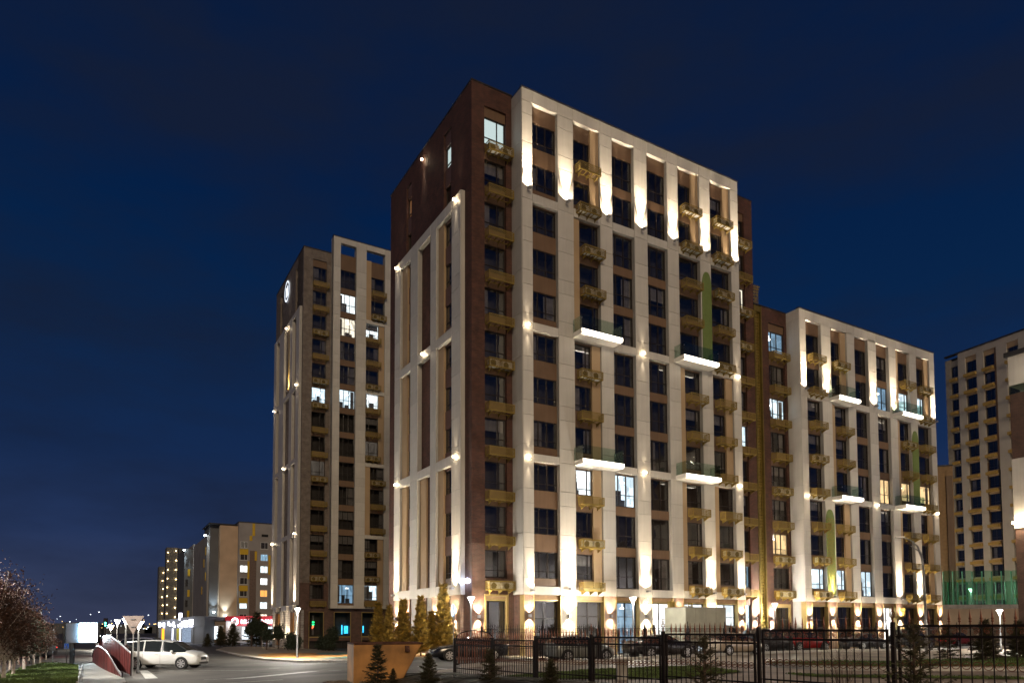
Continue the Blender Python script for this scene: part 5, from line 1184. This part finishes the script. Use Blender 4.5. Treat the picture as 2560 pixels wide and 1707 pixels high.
pk, sp, rg, scm = mk_picket(), mk_spear(), mk_ring(), mk_scroll()
for i in range(len(POSTS) - 1):
    (x0, y0), (x1, y1) = POSTS[i], POSTS[i + 1]; zt = TOPS[i]; L = math.hypot(x1 - x0, y1 - y0); a = math.atan2(y1 - y0, x1 - x0); c, s = math.cos(a), math.sin(a)
    g0 = .14; W = L - 2 * g0
    def at(d, dz=0, dy=0): return (x0 + c * d - s * dy, y0 + s * d + c * dy, zt + dz)
    for (dz, th, nm) in ((0, .022, 'rail'), (-.20, .022, 'rail'), (-1.12, .018, 'rail')):
        link(nm, MB().box(0, -.018, -th, W, .018, th).mesh('rail', IRON), fe, at(g0, dz), a)
    for d in (g0 - .02, L - g0 + .02): link('panel_stile', cached('stile', lambda: MB().box(-.022, -.022, -1.45, .022, .022, .022).mesh('panel_stile', IRON)), fe, at(d), a)
    for d in (0.045, L - g0 - .03 + .04): link('hinge_bar', cached('hb', lambda: MB().box(0, -.012, -.215, .10, .012, -.19).box(0, -.012, -1.13, .10, .012, -1.11).mesh('hinge_bar', IRON)), fe, at(d), a)
    n = 17; st = W / n
    for k in range(1, n):
        link('picket', pk, fe, at(g0 + k * st), a); link('spear_tip', sp, fe, at(g0 + k * st), a)
    for k in range(n): link('ring', rg, fe, at(g0 + (k + .5) * st, -.72), a)
    for k in range(0, n, 1): link('scroll', scm, fe, at(g0 + (k + .5) * st), a if k % 2 else a + math.pi)
    if i < 7:
        zp = zt + .08
        link('fence_post', MB().box(-.036, -.036, .45, .036, .036, zp).mesh('fence_post', IRON), fe, (x0, y0, 0), a)
        def fin():
            mb = MB(); mb.lathe([(.03, 0), (.012, .05), (.02, .07)], 8)
            for q in range(6):
                p = [(math.sin(t / 8 * math.pi) * .05 * math.cos(q * 1.047 + t * .18), math.sin(t / 8 * math.pi) * .05 * math.sin(q * 1.047 + t * .18), .07 + .16 * t / 8) for t in range(9)]; mb.path(p, .006, 4)
            mb.lathe([(.012, .22), (.022, .25), (.004, .33)], 6); return mb.mesh('finial', RUST)
        link('finial', cached('fin', fin), fe, (x0, y0, zp), a)
# ------------------------------------------------------------------ second fence along the far edge of the drive
f2 = thing('iron_railing', 'long black spiked railing between the drive and the parked cars', 'fence', (0, 0, 0))
P2 = [(-1.6, 37.9), (1.7, 40.1), (5.1, 42.2), (8.4, 45.3), (11.9, 48.5), (15.2, 51.2), (18.5, 53.8), (22, 56.5), (25.7, 58.9), (30.5, 60.0), (35.6, 61.4), (41, 66), (47, 71.5), (53, 77), (59, 82)]
for i in range(len(P2) - 1):
    (x0, y0), (x1, y1) = P2[i], P2[i + 1]; L = math.hypot(x1 - x0, y1 - y0); a = math.atan2(y1 - y0, x1 - x0)
    link('fence_post', cached('p2', lambda: MB().box(-.045, -.045, 0, .045, .045, 2.1).lathe([(.02, 2.1), (.05, 2.17), (.02, 2.24), (.035, 2.3), (.0, 2.45)], 8).box(-.15, -.12, -.02, .15, .12, .06).mesh('fence_post', IRON)), f2, (x0, y0, .5), a)
    mb = MB(); W = L - .3
    for z in (.25, .85, 1.72, 1.92): mb.box(.15, -.015, z, .15 + W, .015, z + .03)
    mb.box(.13, -.02, .15, .17, .02, 1.95); mb.box(.13 + W, -.02, .15, .17 + W, .02, 1.95); mb.build('rails', IRON, f2, (x0, y0, .5), a)
    mb = MB(); n = int(W / .145)
    for k in range(n):
        x = .15 + (k + .5) * W / n; mb.box(x - .009, -.009, .15, x + .009, .009, 2.0); b = len(mb.v); mb.v += [(x - .022, .001, 2.02), (x, .015, 2.02), (x + .022, 0, 2.02), (x, 0, 2.24), (x, -.015, 2.02)]; mb.f += [(b, b + 4, b + 3), (b + 4, b + 2, b + 3), (b + 2, b + 1, b + 3), (b + 1, b, b + 3)]; mb.m += [0] * 4
        xr = x + W / n * .5; mb.path([(xr + .045 * math.cos(t), 0, 1.83 + .05 * math.sin(t)) for t in (0, 1.05, 2.1, 3.14, 4.2, 5.25, 6.28)], .006, 3)
    mb.build('pickets', IRON, f2, (x0, y0, .5), a, kind='stuff')
# arched timber-like gate leaf by the sign post
ag = thing('arched_gate', 'low arched iron gate leaf with close bars beside the round blue sign', 'gate', (-2.9, 36.9, .5), R(32)); mb = MB()
mb.path([(1.1 + 1.1 * math.cos(t), 0, 1.45 + .42 * math.sin(t)) for t in [math.pi * i / 12 for i in range(13)]], .03, 6); mb.build('arched_rail', IRON, ag)
MB().box(0, -.02, 1.38, 2.2, .02, 1.48).box(0, -.02, .1, 2.2, .02, .18).box(0, -.02, .18, .05, .02, 1.38).box(2.15, -.02, .18, 2.2, .02, 1.38).box(.05, -.012, 1.15, 2.15, .012, 1.2).build('gate_frame', IRON, ag)
for k in range(13): x = .18 + k * .155; h = 1.45 + .42 * math.sqrt(max(0, 1 - ((x - 1.1) / 1.1) ** 2)); MB().box(x - .03, -.01, .18, x + .03, .01, h).build('gate_bar', RUST, ag)
# low white block in the lawn
st_ = thing('concrete_bollard', 'pale square concrete post on the paved walk behind the fence', 'bollard', (4.15, 27.2, .5)); MB().box(-.2, -.2, 0, .2, .2, .72).box(-.23, -.23, .72, .23, .23, .8).build('stone', CONC, st_)

# ------------------------------------------------------------------ cars
def loft(st, ny=9):
    rings = []
    for (x, zb, zm, zbelt, zr, w, wr) in st:
        rings.append([(x, w * .80, zb), (x, w * .96, zb + .10), (x, w, zm), (x, w * .985, zbelt - .06), (x, w * .95, zbelt), (x, wr, zr - .05), (x, wr * .86, zr), (x, wr * .45, zr + .02), (x, 0, zr + .03)])
    return rings
SPEC = {  # x, zbottom, zmid, zbelt, zroof, half width, half roof width, tag of the bay that follows (H hood, W screen, S side glass + roof, P pillar)
 'minivan': (4.85, [(-2.42, .45, .75, 1.02, 1.06, .74, .66, 'H'), (-2.38, .28, .62, 1.06, 1.28, .86, .64, 'B'), (-2.15, .24, .60, 1.08, 1.66, .90, .68, 'S'), (-1.0, .22, .58, 1.06, 1.74, .91, .70, 'P'), (-.92, .22, .58, 1.06, 1.745, .91, .70, 'S'), (.12, .22, .58, 1.03, 1.74, .91, .70, 'P'), (.2, .22, .58, 1.03, 1.735, .91, .70, 'S'), (.78, .22, .58, 1.0, 1.64, .91, .68, 'W'), (1.66, .22, .58, 1.02, 1.09, .90, .80, 'H'), (2.05, .22, .55, .93, 1.0, .87, .74, 'H'), (2.30, .24, .52, .80, .87, .80, .64, 'H'), (2.42, .30, .50, .68, .73, .68, .52, 'E')], 1.46, .33),
 'sedan': (4.85, [(-2.42, .50, .66, .80, .84, .66, .55, 'H'), (-2.36, .30, .60, .98, 1.04, .80, .68, 'H'), (-1.75, .24, .55, 1.0, 1.06, .89, .76, 'B'), (-1.0, .2, .52, .98, 1.36, .91, .62, 'S'), (-.35, .2, .52, .97, 1.44, .92, .63, 'P'), (-.28, .2, .52, .97, 1.445, .92, .63, 'S'), (.30, .2, .52, .95, 1.41, .92, .62, 'W'), (1.12, .2, .52, .93, .99, .91, .78, 'H'), (1.85, .22, .5, .80, .86, .88, .72, 'H'), (2.28, .24, .45, .66, .72, .78, .6, 'H'), (2.43, .32, .42, .52, .56, .6, .5, 'E')], 1.40, .335),
 'hatch': (4.1, [(-2.05, .42, .66, .90, .94, .74, .6, 'H'), (-2.0, .28, .60, 1.0, 1.12, .84, .62, 'B'), (-1.6, .24, .56, 1.0, 1.42, .88, .62, 'S'), (-.6, .22, .55, .97, 1.52, .89, .64, 'P'), (-.53, .22, .55, .97, 1.52, .89, .64, 'S'), (.25, .22, .54, .95, 1.46, .89, .63, 'W'), (1.05, .22, .53, .93, .99, .88, .76, 'H'), (1.65, .24, .5, .82, .88, .84, .7, 'H'), (1.97, .26, .46, .66, .72, .74, .6, 'H'), (2.06, .34, .44, .55, .58, .6, .5, 'E')], 1.28, .32),
 'suv': (4.6, [(-2.3, .48, .75, 1.05, 1.1, .76, .64, 'H'), (-2.24, .34, .7, 1.12, 1.3, .88, .68, 'B'), (-1.95, .3, .66, 1.12, 1.68, .92, .70, 'S'), (-.75, .28, .64, 1.10, 1.76, .93, .72, 'P'), (-.67, .28, .64, 1.10, 1.76, .93, .72, 'S'), (.3, .28, .64, 1.08, 1.70, .93, .70, 'W'), (1.0, .28, .62, 1.06, 1.12, .92, .82, 'H'), (1.9, .3, .6, .98, 1.04, .88, .76, 'H'), (2.2, .32, .58, .80, .86, .8, .66, 'H'), (2.3, .4, .55, .66, .7, .66, .55, 'E')], 1.38, .36)}
CARP = {}
def paint(name, col, rough=.25): return mat('car_paint_' + name, col, rough=rough, spec=.6, coat=.6, var=0)
HL = mat('headlight_glass', (.55, .56, .52), rough=.08, spec=.9, var=0); TLM = mat('taillight_red', (.25, .01, .01), rough=.15, var=0)
def car(kind, label, loc, rz, pm, group=None, sc=1.0, plate=True):
    L, st, wb, wr_ = SPEC[kind]; t = thing(kind if kind != 'hatch' else 'hatchback', label, {'suv': 'car', 'hatch': 'car', 'sedan': 'car', 'minivan': 'minivan'}[kind], loc, rz, group, sc)
    def mk():
        R_ = loft([s[:7] for s in st]); body, gl = MB(), MB()
        nR = len(R_[0])
        def V(mb, p): mb.v.append(p); return len(mb.v) - 1
        ib = [[(V(body, p), V(body, (p[0], -p[1], p[2]))) for p in r] for r in R_]; ig = [[(V(gl, p), V(gl, (p[0], -p[1], p[2]))) for p in r] for r in R_]
        for i in range(len(R_) - 1):
            tag = st[i][7]
            for j in range(nR - 1):
                glass = (tag in 'WB' and j >= 4) if tag != 'S' else j == 4
                if tag == 'B' and j < 5 and j == 4: glass = kind != 'sedan' or True
                mb, I = (gl, ig) if glass else (body, ib)
                for s in (0, 1):
                    q = (I[i][j][s], I[i + 1][j][s], I[i + 1][j + 1][s], I[i][j + 1][s]); mb.f.append(q if s else q[::-1]); mb.m.append(0)
        for end, rev in ((0, 1), (-1, 0)):
            r = ib[end]; q = [a for a, b in r] + [b for a, b in r[::-1][1:]]; body.f.append(tuple(q)); body.m.append(0)
        for i in range(len(R_) - 1): body.f.append((ib[i][0][0], ib[i][0][1], ib[i + 1][0][1], ib[i + 1][0][0])); body.m.append(0)
        def fin(mb, n, m):
            me = mb.mesh(n, m, smooth=True); bm = bmesh.new(); bm.from_mesh(me); bmesh.ops.remove_doubles(bm, verts=bm.verts[:], dist=.0005)
            bmesh.ops.delete(bm, geom=[v for v in bm.verts if not v.link_faces], context='VERTS'); bmesh.ops.recalc_face_normals(bm, faces=bm.faces[:]); bm.to_mesh(me); bm.free(); return me
        return fin(body, 'body', pm), fin(gl, 'windows', CARGL)
    bme, gme = cached(('car', kind), mk)
    b = link('body', bme, t); setmat(b, pm); g = link('windows', gme, t)
    w = .92 if kind != 'suv' else .93
    def wh(): return MB().tube((0, -.11, 0), (0, .11, 0), wr_, n=22).mesh('tyre', TYRE)
    def rim():
        mb = MB(); r = wr_ * .68; mb.tube((0, -.113, 0), (0, -.10, 0), r * .22, n=10)
        for q in range(7):
            a = q * 2 * math.pi / 7; c, s = math.cos(a), math.sin(a); d = .03; mb.quad((c * r * .1 - s * d, -.118, s * r * .1 + c * d), (c * r * .1 + s * d, -.118, s * r * .1 - c * d), (c * r + s * d * 1.6, -.113, s * r - c * d * 1.6), (c * r - s * d * 1.6, -.113, s * r + c * d * 1.6))
        for q in range(20):
            a, b2 = q * math.pi / 10, (q + 1) * math.pi / 10; mb.quad((math.cos(a) * r, -.115, math.sin(a) * r), (math.cos(b2) * r, -.115, math.sin(b2) * r), (math.cos(b2) * r * 1.12, -.115, math.sin(b2) * r * 1.12), (math.cos(a) * r * 1.12, -.115, math.sin(a) * r * 1.12))
        return mb.mesh('rim', RIM)
    def arch():
        mb = MB(); n = 18
        mb.tube((0, -.02, 0), (0, .2, 0), wr_ * 1.17, n=n); return mb.mesh('wheel_arch', BLACK)
    for sx in (-wb, wb):
        for sy in (-1, 1):
            rot = 0 if sy < 0 else math.pi
            link('wheel_arch', cached(('arch', kind), arch), t, (sx * 1.0, sy * (w - .012), wr_ + .03), rot); o = link('wheel', cached(('wh', kind), wh), t, (sx, sy * (w - .07), wr_), rot); link('rim', cached(('rim', kind), rim), o)
    xf = st[-1][0]; xr = st[0][0]; zf = st[-2][3]
    for sy in (-1, 1):
        mb = cached(('hl', kind), lambda: MB().lathe([(0, -.07), (.10, -.05), (.14, 0), (.10, .05), (0, .07)], 10).mesh('headlight', HL, smooth=True))
        link('headlight', mb, t, (xf - .24, sy * .60, zf - .02), scale=(1.6, .9, 1.1)); link('tail_light', cached('tl', lambda: MB().lathe([(0, -.14), (.07, -.1), (.08, 0), (.07, .1), (0, .14)], 8).mesh('tail_light', TLM)), t, (xr + .12, sy * .70, st[1][3] - .08))
        mm = cached(('mir', pm.name), lambda: MB().lathe([(0, -.09), (.08, -.06), (.10, 0), (.07, .07), (0, .09)], 8).mesh('wing_mirror', pm, smooth=True)); xm = [s for s in st if s[7] == 'W'][0][0]
        link('wing_mirror', mm, t, (xm + .12, sy * 1.02, [s for s in st if s[7] == 'W'][0][3] + .06)); 
        for s_ in st:
            if s_[7] == 'P': link('door_seam', cached('ds', lambda: MB().box(-.006, -.004, 0, .006, .004, .62).mesh('door_seam', BLACK)), t, (s_[0], sy * (s_[5] + .006), .32)); link('door_handle', cached(('dh', pm.name), lambda: MB().box(-.1, -.02, 0, .1, .02, .03).mesh('door_handle', pm)), t, (s_[0] - .2, sy * (s_[5] + .0), s_[3] - .13))
    MB().box(xf - .06, -.55, .30, xf + .015, .55, .40).build('lower_grille', BLACK, t); MB().box(xf - .12, -.34, st[-1][2] + .02, xf + .005, .34, st[-1][3] + .03).build('grille', BLACK, t)
    if plate: MB().box(xf + .0, -.26, .42, xf + .03, .26, .53).build('licence_plate', FRAMEW, t)
    return t
WHT, BLK, GRY, SLV, REDP, TANP = paint('white', (.62, .62, .60)), paint('black', (.012, .013, .016)), paint('grey', (.22, .23, .22)), paint('silver', (.34, .33, .38)), paint('red', (.36, .012, .012)), paint('champagne', (.34, .28, .22))
car('minivan', 'white minivan waiting on the street beside the corrugated parapet', (-22.35, 46.3, 0), R(-3), WHT, sc=1.03)
car('suv', 'lilac silver car partly hidden behind the white minivan', (-28.6, 57.0, 0), R(0), SLV, sc=1.05)
car('sedan', 'pale car mostly hidden behind the middle of the white minivan', (-25.3, 52.6, 0), R(-4), SLV, sc=1.05)
gp = 'cars parked in front of the apartment blocks'
car('sedan', 'glossy black sedan facing left in front of the brick corner', (-2.75, 44.9, .5), R(198), BLK, gp, 1.0)
car('hatch', 'grey hatchback seen through the railing, right of the black sedan', (4.1, 43.6, .5), R(24), GRY, gp, 1.02)
car('sedan', 'matt dark sedan in front of the lit entrance, behind the railing', (9.9, 48.0, .5), R(26), paint('dark', (.02, .018, .02)), gp, 1.06)
car('hatch', 'champagne coloured hatchback in front of the box truck', (16.3, 52.6, .5), R(26), TANP, gp, 1.06)
car('suv', 'tall black off-road car between the box truck and the red car', (20.9, 58.3, .5), R(28), BLK, gp, 1.05)
car('hatch', 'bright red hatchback near the gold lattice strip', (24.3, 60.0, .5), R(26), REDP, gp, 1.15)
car('sedan', 'black sedan to the right of the red hatchback', (31.5, 64.0, .5), R(26), BLK, gp, 1.0)
car('suv', 'dark off-road car at the right end of the white block', (38.5, 69, .5), R(28), BLK, gp, 1.0)
car('hatch', 'red car half hidden by a spruce near the beige podium', (46.2, 74.5, .5), R(28), REDP, gp, .95)
TLON = emis('tail_lamp_lit', (1, .05, .04), 5)
for x, y, kd, l, rz in ((-42.5, 62.5, 'sedan', 'dark sedan with glowing tail lamps on the cross street under the red traffic light', 180), (-35.0, 64.5, 'hatch', 'pale hatchback on the cross street behind the billboard post', 178)):
    c_ = car(kd, l, (x, y, 0), R(rz), BLK if kd == 'sedan' else SLV)
    for ch in c_.children:
        if ch.name.startswith('tail_light'): setmat(ch, TLON)
# taxi light on the roof line seen beyond the minivan
tx = thing('box_truck', 'box truck with plain pale body parked before the white block', 'truck', (14.2, 54.6, .5), R(30.4))
MB().box(-2.35, -1.1, .95, 1.75, 1.1, 3.45).build('cargo_box', mat('truck_box', (.34, .335, .27), rough=.5, var=.12, nscale=1.2), tx)
for x in (-1.35, -.3, .75): MB().box(x, -1.108, .97, x + .02, -1.1, 3.43).build('panel_seam', CONC, tx)
MB().box(-2.38, -1.13, 3.45, 1.8, 1.13, 3.5).box(1.7, -1.125, .95, 1.78, 1.125, 3.45).build('corner_profile', CONC, tx)
mb = MB(); mb.prism([(0, 0), (1.75, 0), (1.75, .55), (1.25, 1.5), (.15, 1.62), (0, 1.5)], -.98, .98)
mb.v = [(1.95 + x, z, .55 + y) for x, y, z in mb.v]; mb.build('cab', paint('cab', (.30, .28, .25)), tx)
for s in (-1, 1): MB().quad((2.2, s * .985, 1.3), (3.3, s * .985, 1.3), (3.05, s * .985, 1.95), (2.2, s * .985, 2.0)).build('side_window', CARGL, tx)
mb = MB(); mb.quad((3.70, -.85, 1.14), (3.70, .85, 1.14), (3.22, .85, 2.03), (3.22, -.85, 2.03)); mb.build('windscreen', CARGL, tx)
MB().box(-2.3, -.45, .55, 2.0, .45, .8).box(-2.2, -1.0, .8, 1.6, 1.0, .93).build('chassis', BLACK, tx)
for x in (-1.4, 2.7):
    for s in (-1, 1): o = MB().tube((x, s * .75, .38), (x, s * 1.0, .38), .38, n=20).build('wheel', TYRE, tx); MB().tube((x, s * .99, .38), (x, s * 1.01, .38), .2, n=14).build('rim', RIM, o)

# ------------------------------------------------------------------ plants
def spruce_mesh(h, r, seed, dens=1.0, needles=True, lvl=None, droop=.25, leafm=SPRUCE, size=.07, up=.1):
    rr = random.Random(seed); tr = MB(); tr.tube((0, 0, 0), (.02, .01, h * .5), .035 + h * .008, .02 + h * .004, 7); tr.tube((.02, .01, h * .5), (0, 0, h), .02 + h * .004, .006, 6); nd = MB()
    nl = lvl or int(h * 7.5)
    for i in range(nl):
        f = i / nl; z = h * (.08 + .90 * f); L0 = r * (1 - f) ** .85 + .05; nb_ = 7 if f < .8 else 5; ph = rr.random() * 6
        for b in range(nb_):
            a = ph + b * 2 * math.pi / nb_ + rr.uniform(-.3, .3); L = L0 * rr.uniform(.6, 1.18); pr = Vector((0, 0, z + rr.uniform(-.6, .6) * h / nl)); n = max(3, int(L / .09)); d = Vector((math.cos(a), math.sin(a), up + .35 * f + rr.uniform(-.12, .3)))
            for k in range(n):
                q = pr + d * (L / n); d.z -= droop / n * (1 - f) * 1.4; d.z += .25 * k / n / n
                tr.tube(pr, q, .010 * (1 - k / n) + .003, .010 * (1 - (k + 1) / n) + .002, 3, cap=False)
                if k or f > .6:
                    side = Vector((-d.y, d.x, 0)).normalized(); m_ = max(3, int(9 * dens))
                    for s in range(m_):
                        t = rr.random(); o = pr.lerp(q, t); sd = rr.choice((-1, 1)); sl = size * rr.uniform(.6, 1.5) * (1.25 - .55 * k / n) * 1.6
                        tip = o + side * sd * sl + d.normalized() * sl * .7 + Vector((0, 0, rr.uniform(-.9, .8) * sl)); w = Vector((0, 0, size * .16)) + d.normalized() * size * .2
                        nd.quad(o - w, o + w, tip)
                pr = q
    return tr.mesh('trunk', BARK), nd.mesh('foliage', leafm)
S3 = dict(h=2.1, r=.72, seed=61, dens=.8, size=.05, lvl=11, up=.32, droop=.1)
def conifer(key, loc, label, sc=1.0, rz=0, name='spruce_tree', cat='tree', group=None, **k):
    a, b = cached(('con', key), lambda: spruce_mesh(**k)); t = thing(name, label, cat, loc, rz, group, sc); link('trunk', a, t); link('foliage', b, t); return t
S1 = dict(h=2.1, r=.66, seed=1, dens=1.3, size=.062); S2 = dict(h=2.6, r=1.05, seed=4, dens=1.3, size=.08)
conifer('s1', (-4.15, 22.1, .5), 'small pointed spruce right in front of the rusty skip', .74, **S1)
conifer('s2', (-2.75, 23.6, .5), 'low spreading spruce between skip and fence end', .45, **S2)
conifer('s1', (-.72, 23.0, .5), 'tall narrow spruce against the first fence panels', .66, 2, **S1)
conifer('s2', (1.1, 20.5, .5), 'bushy spruce in front of the second tall fence post', .42, 1, **S2)
conifer('s4', (4.45, 16.6, .75), 'slender spruce reaching the top rail of the middle fence panel', .76, 3, **S3)
conifer('s4', (6.9, 12.3, .95), 'biggest near spruce at the right, rising above the fence', .78, 2.2, **S3)
conifer('s1', (25.2, 41.5, .6), 'dark spruce on the grass bed, first right of the curved road lamp', 1.0, .5, **S1)
conifer('s3', (26.2, 39.7, .6), 'broad spruce on the grass bed, second right of the curved road lamp', .95, 1.5, h=2.4, r=.95, seed=8, dens=1.0, size=.09)
conifer('s3', (30.0, 42.4, .6), 'sparse pine like tree at the right frame edge', .95, 4, h=2.4, r=.95, seed=8, dens=1.0, size=.09)
conifer('s2', (-4.2, 25.3, .5), 'tiny spruce twig at the skip corner', .22, **S2)
LA = dict(h=4.6, r=.85, seed=21, dens=1.5, size=.13, droop=.1, leafm=LARCH, up=.35, lvl=22); LB_ = dict(h=5.2, r=.95, seed=24, dens=1.15, size=.14, droop=.1, leafm=LARCH, up=.35, lvl=22)
lg = 'yellowing larches by the uplit brick side'
for i, (x, d, top, key, k, l) in enumerate(((945, 52, 1508, 'l1', LA, 'dense yellow green larch, leftmost of the row behind the skip'), (973, 50, 1515, 'l2', LB_, 'second larch of the row, touching the leftmost one'), (1008, 53, 1500, 'l1', LA, 'third larch of the row, before the glowing left pillar'), (1052, 50, 1492, 'l2', LB_, 'open branched larch with bare trunk in the middle of the row'), (1078, 53, 1530, 'l1', LA, 'short larch between the two glowing right hand pillars'), (1108, 50.5, 1462, 'l2', LB_, 'tallest thin larch of the row, next to the blue sign'))):
    X = (x - 1280) / 1787 * d; h = 2.45 + (1574 - top) / 1787 * d - .5; conifer(key, (X, d, .55), l, h / k['h'], i * 1.3, 'larch_tree', group=None, **k)
def bush_mesh(h, r, seed, n=2600, m=LEAF, leaf=.09, stem=.8, twigs=26, tr_h=None):
    rr = random.Random(seed); tr = MB(); nd = MB(); th = tr_h if tr_h is not None else stem
    tr.tube((0, 0, 0), (.03, 0, th + .1), .05 + h * .012, .03 + h * .008, 7); ends = []
    for i in range(twigs):
        a = rr.random() * 6.283; el = rr.uniform(.1, 1.35); L = rr.uniform(.5, 1.0); e = Vector((math.cos(a) * math.cos(el) * r * L, math.sin(a) * math.cos(el) * r * L, th + (h - th) * (.12 + .88 * math.sin(el) * L)))
        m1 = Vector((e.x * .4, e.y * .4, th + (e.z - th) * .55)); tr.path([(.02, 0, th * rr.uniform(.6, 1)), tuple(m1), tuple(e)], [.03, .016, .005], 4); ends.append((m1, e))
    for k in range(n):
        m1, e = rr.choice(ends); o = m1.lerp(e, rr.random() ** .6 * 1.05) + Vector((rr.gauss(0, 1), rr.gauss(0, 1), rr.gauss(0, 1))) * r * .16
        a, b = Vector((rr.gauss(0, 1), rr.gauss(0, 1), rr.gauss(0, 1))).normalized() * leaf, Vector((rr.gauss(0, 1), rr.gauss(0, 1), rr.gauss(0, 1))).normalized() * leaf * .6
        nd.quad(o - a, o + b, o + a, o - b)
    return tr.mesh('trunk', BARK), nd.mesh('foliage', m)
def bush(key, loc, label, sc=1.0, rz=0, name='bush', cat='bush', trunkm=None, **k):
    a, b = cached(('bush', key), lambda: bush_mesh(**k)); t = thing(name, label, cat, loc, rz, None, sc); o = link('trunk', a, t); link('foliage', b, t)
    if trunkm: setmat(o, trunkm)
    return t
R1 = dict(h=5.6, r=2.1, seed=31, n=20000, m=REDLEAF, leaf=.06, stem=1.2, twigs=110); R2 = dict(h=4.4, r=1.6, seed=33, n=13000, m=REDLEAF, leaf=.055, stem=1.2, twigs=50); G1 = dict(h=4.0, r=1.6, seed=35, n=7000, m=LEAF, leaf=.09, stem=1.1, twigs=50)
for (x, d, key, k, s, l, g) in ((-12, 33, 'r1', R1, 1.0, 'large reddish tree cut by the left frame edge', 0), (14, 36, 'r2', R2, 1.02, 'reddish tree second from the left edge, with whitewashed trunk', 1), (38, 39, 'g1', G1, .95, 'green leaved tree among the reddish ones', 2), (64, 44, 'r2', R2, .90, 'reddish tree in front of the direction board', 3), (88, 49, 'r2', R2, .82, 'thin reddish tree below the red traffic light', 4), (104, 54, 'g1', G1, .74, 'small dark tree before the round sign back', 5), (118, 60, 'r2', R2, .62, 'last small tree of the reddish row', 6)):
    X = (x - 1280) / 1787 * d; bush(key, (X, d, 0), l, s, g * 1.1, 'street_tree', 'tree', trunkm=WBARK, **k)
for i, (x, d) in enumerate(((2, 40), (28, 45), (50, 52), (75, 58))):
    X = (x - 1280) / 1787 * d; bush('r2', (X, d, 0), ('reddish bush behind the front row, far left', 'reddish bush behind the green leaved tree', 'dark bush below the direction board', 'bush at the far end of the lawn')[i], .62, i * 2.0, 'bush', 'bush', trunkm=WBARK, **R2)
T1 = dict(h=3.0, r=.85, seed=41, n=2600, m=LEAF, leaf=.11, stem=1.0, twigs=26); T2 = dict(h=2.0, r=.95, seed=44, n=2600, m=LEAF, leaf=.11, stem=.15, twigs=26, tr_h=.15)
for (x, y, d, key, k, s, l) in ((697, 1620, 88, 't1', T1, 1.1, 'small round headed tree at the pale brick tower base'), (668, 1622, 84, 't1', T1, 1.0, 'small dark tree left of the tower in front of the red shop'), (737, 1625, 82, 't2', T2, 1.15, 'dense dark bush behind the lit kerb lamp'), (808, 1625, 80, 't2', T2, 1.0, 'low dark bush before the first tower shop window'), (834, 1625, 79, 't1', T1, 1.0, 'small leafy tree between two tower shop windows'), (822, 1625, 79, 't2', T2, .9, 'bush joining the small tree between the shop windows')):
    bush(key, ((x - 1280) / 1787 * d, d, 0), l, s, x, 'small_tree' if key == 't1' else 'bush', 'tree' if key == 't1' else 'bush', **k)
for (x, d, s, l) in ((553, 104, 1.2, 'wide brown conifer before the bright pavilion window'), (583, 104, 1.4, 'rounded brown conifer between pavilion and red shop'), (642, 104, 2.1, 'tall thin conifer before the red sign lettering'), (520, 102, .8, 'lowest conifer at the left of the shop forecourt')):
    conifer('s3', ((x - 1280) / 1787 * d, d, 0), l, s, x, h=2.4, r=.95, seed=8, dens=1.0, size=.09)
bush('t1', ((655 - 1280) / 1787 * 100, 100, 0), 'dark round tree in front of the shop window glow', 1.3, 2, 'small_tree', 'tree', **T1); bush('t1', ((630 - 1280) / 1787 * 100, 100, 0), 'dark round tree under the middle of the red sign', 1.45, 3, 'small_tree', 'tree', **T1)
# bare shrub by the right fence post
def bare():
    rr = random.Random(9); mb = MB()
    for i in range(26):
        a = rr.random() * 6.28; p = Vector((0, 0, 0)); d = Vector((math.cos(a) * .35, math.sin(a) * .35, 1)).normalized()
        for k in range(6):
            q = p + d * .17; d = (d + Vector((rr.uniform(-.25, .25), rr.uniform(-.25, .25), .05))).normalized(); mb.tube(p, q, .006 - k * .0008, .005 - k * .0008, 3, cap=False)
            if k > 2: mb.tube(q, q + Vector((rr.uniform(-.12, .12), rr.uniform(-.12, .12), .1)), .002, .001, 3, cap=False)
            p = q
    return mb.mesh('branches', BARK)
bs = thing('bare_shrub', 'leafless twiggy shrub left of the last tall fence post', 'shrub', (6.7, 14.6, .98), 0, None, 1.0); link('branches', bare(), bs)
# planter with flowers at the entrance
pl = thing('potted_plant', 'small yellow flowering plant beside the lit entrance door', 'plant', (14.2, 56.7, .5)); MB().lathe([(.18, 0), (.25, .5), (.2, .5), (.1, .45)], 12).build('pot', BLACK, pl); a, b = bush_mesh(1.3, .35, 51, 500, mat('yellow_flower', (.5, .35, .03)), .05, .4, 12); link('foliage', b, pl)

# scattered lights of the town along the horizon
far = thing('town_lights', 'tiny scattered lamps of the distant town beyond the street', 'town lights', (0, 0, 0)); random.seed(12)
mbw, mbo = MB(), MB()
for i in range(70):
    x = random.uniform(0, 400); d = random.uniform(250, 700); X = (x - 1280) / 1787 * d; z = 2.45 + random.uniform(-4, 62) ** 1.0 / 1787 * d * random.random(); s = random.uniform(.10, .26) * d / 300
    if z < .5: z = .6
    (mbw if i % 3 else mbo).box(X, d, z, X + s, d + s, z + s)
mbw.build('cool_lamps', emis('town_white', (.8, .9, 1), 1.6), far, kind='stuff'); mbo.build('amber_lamps', emis('town_amber', (1, .6, .2), 1.6), far, kind='stuff')
hz_ = MB()
for i in range(60):
    X = -420 + i * 12 + random.uniform(-4, 4); h = random.uniform(4, 11); hz_.box(X, 520, 0, X + random.uniform(8, 16), 535, h)
o = hz_.build('distant_town', SLATE, None); o['kind'] = 'stuff'; o['label'] = 'low dark silhouette of the distant town on the horizon'
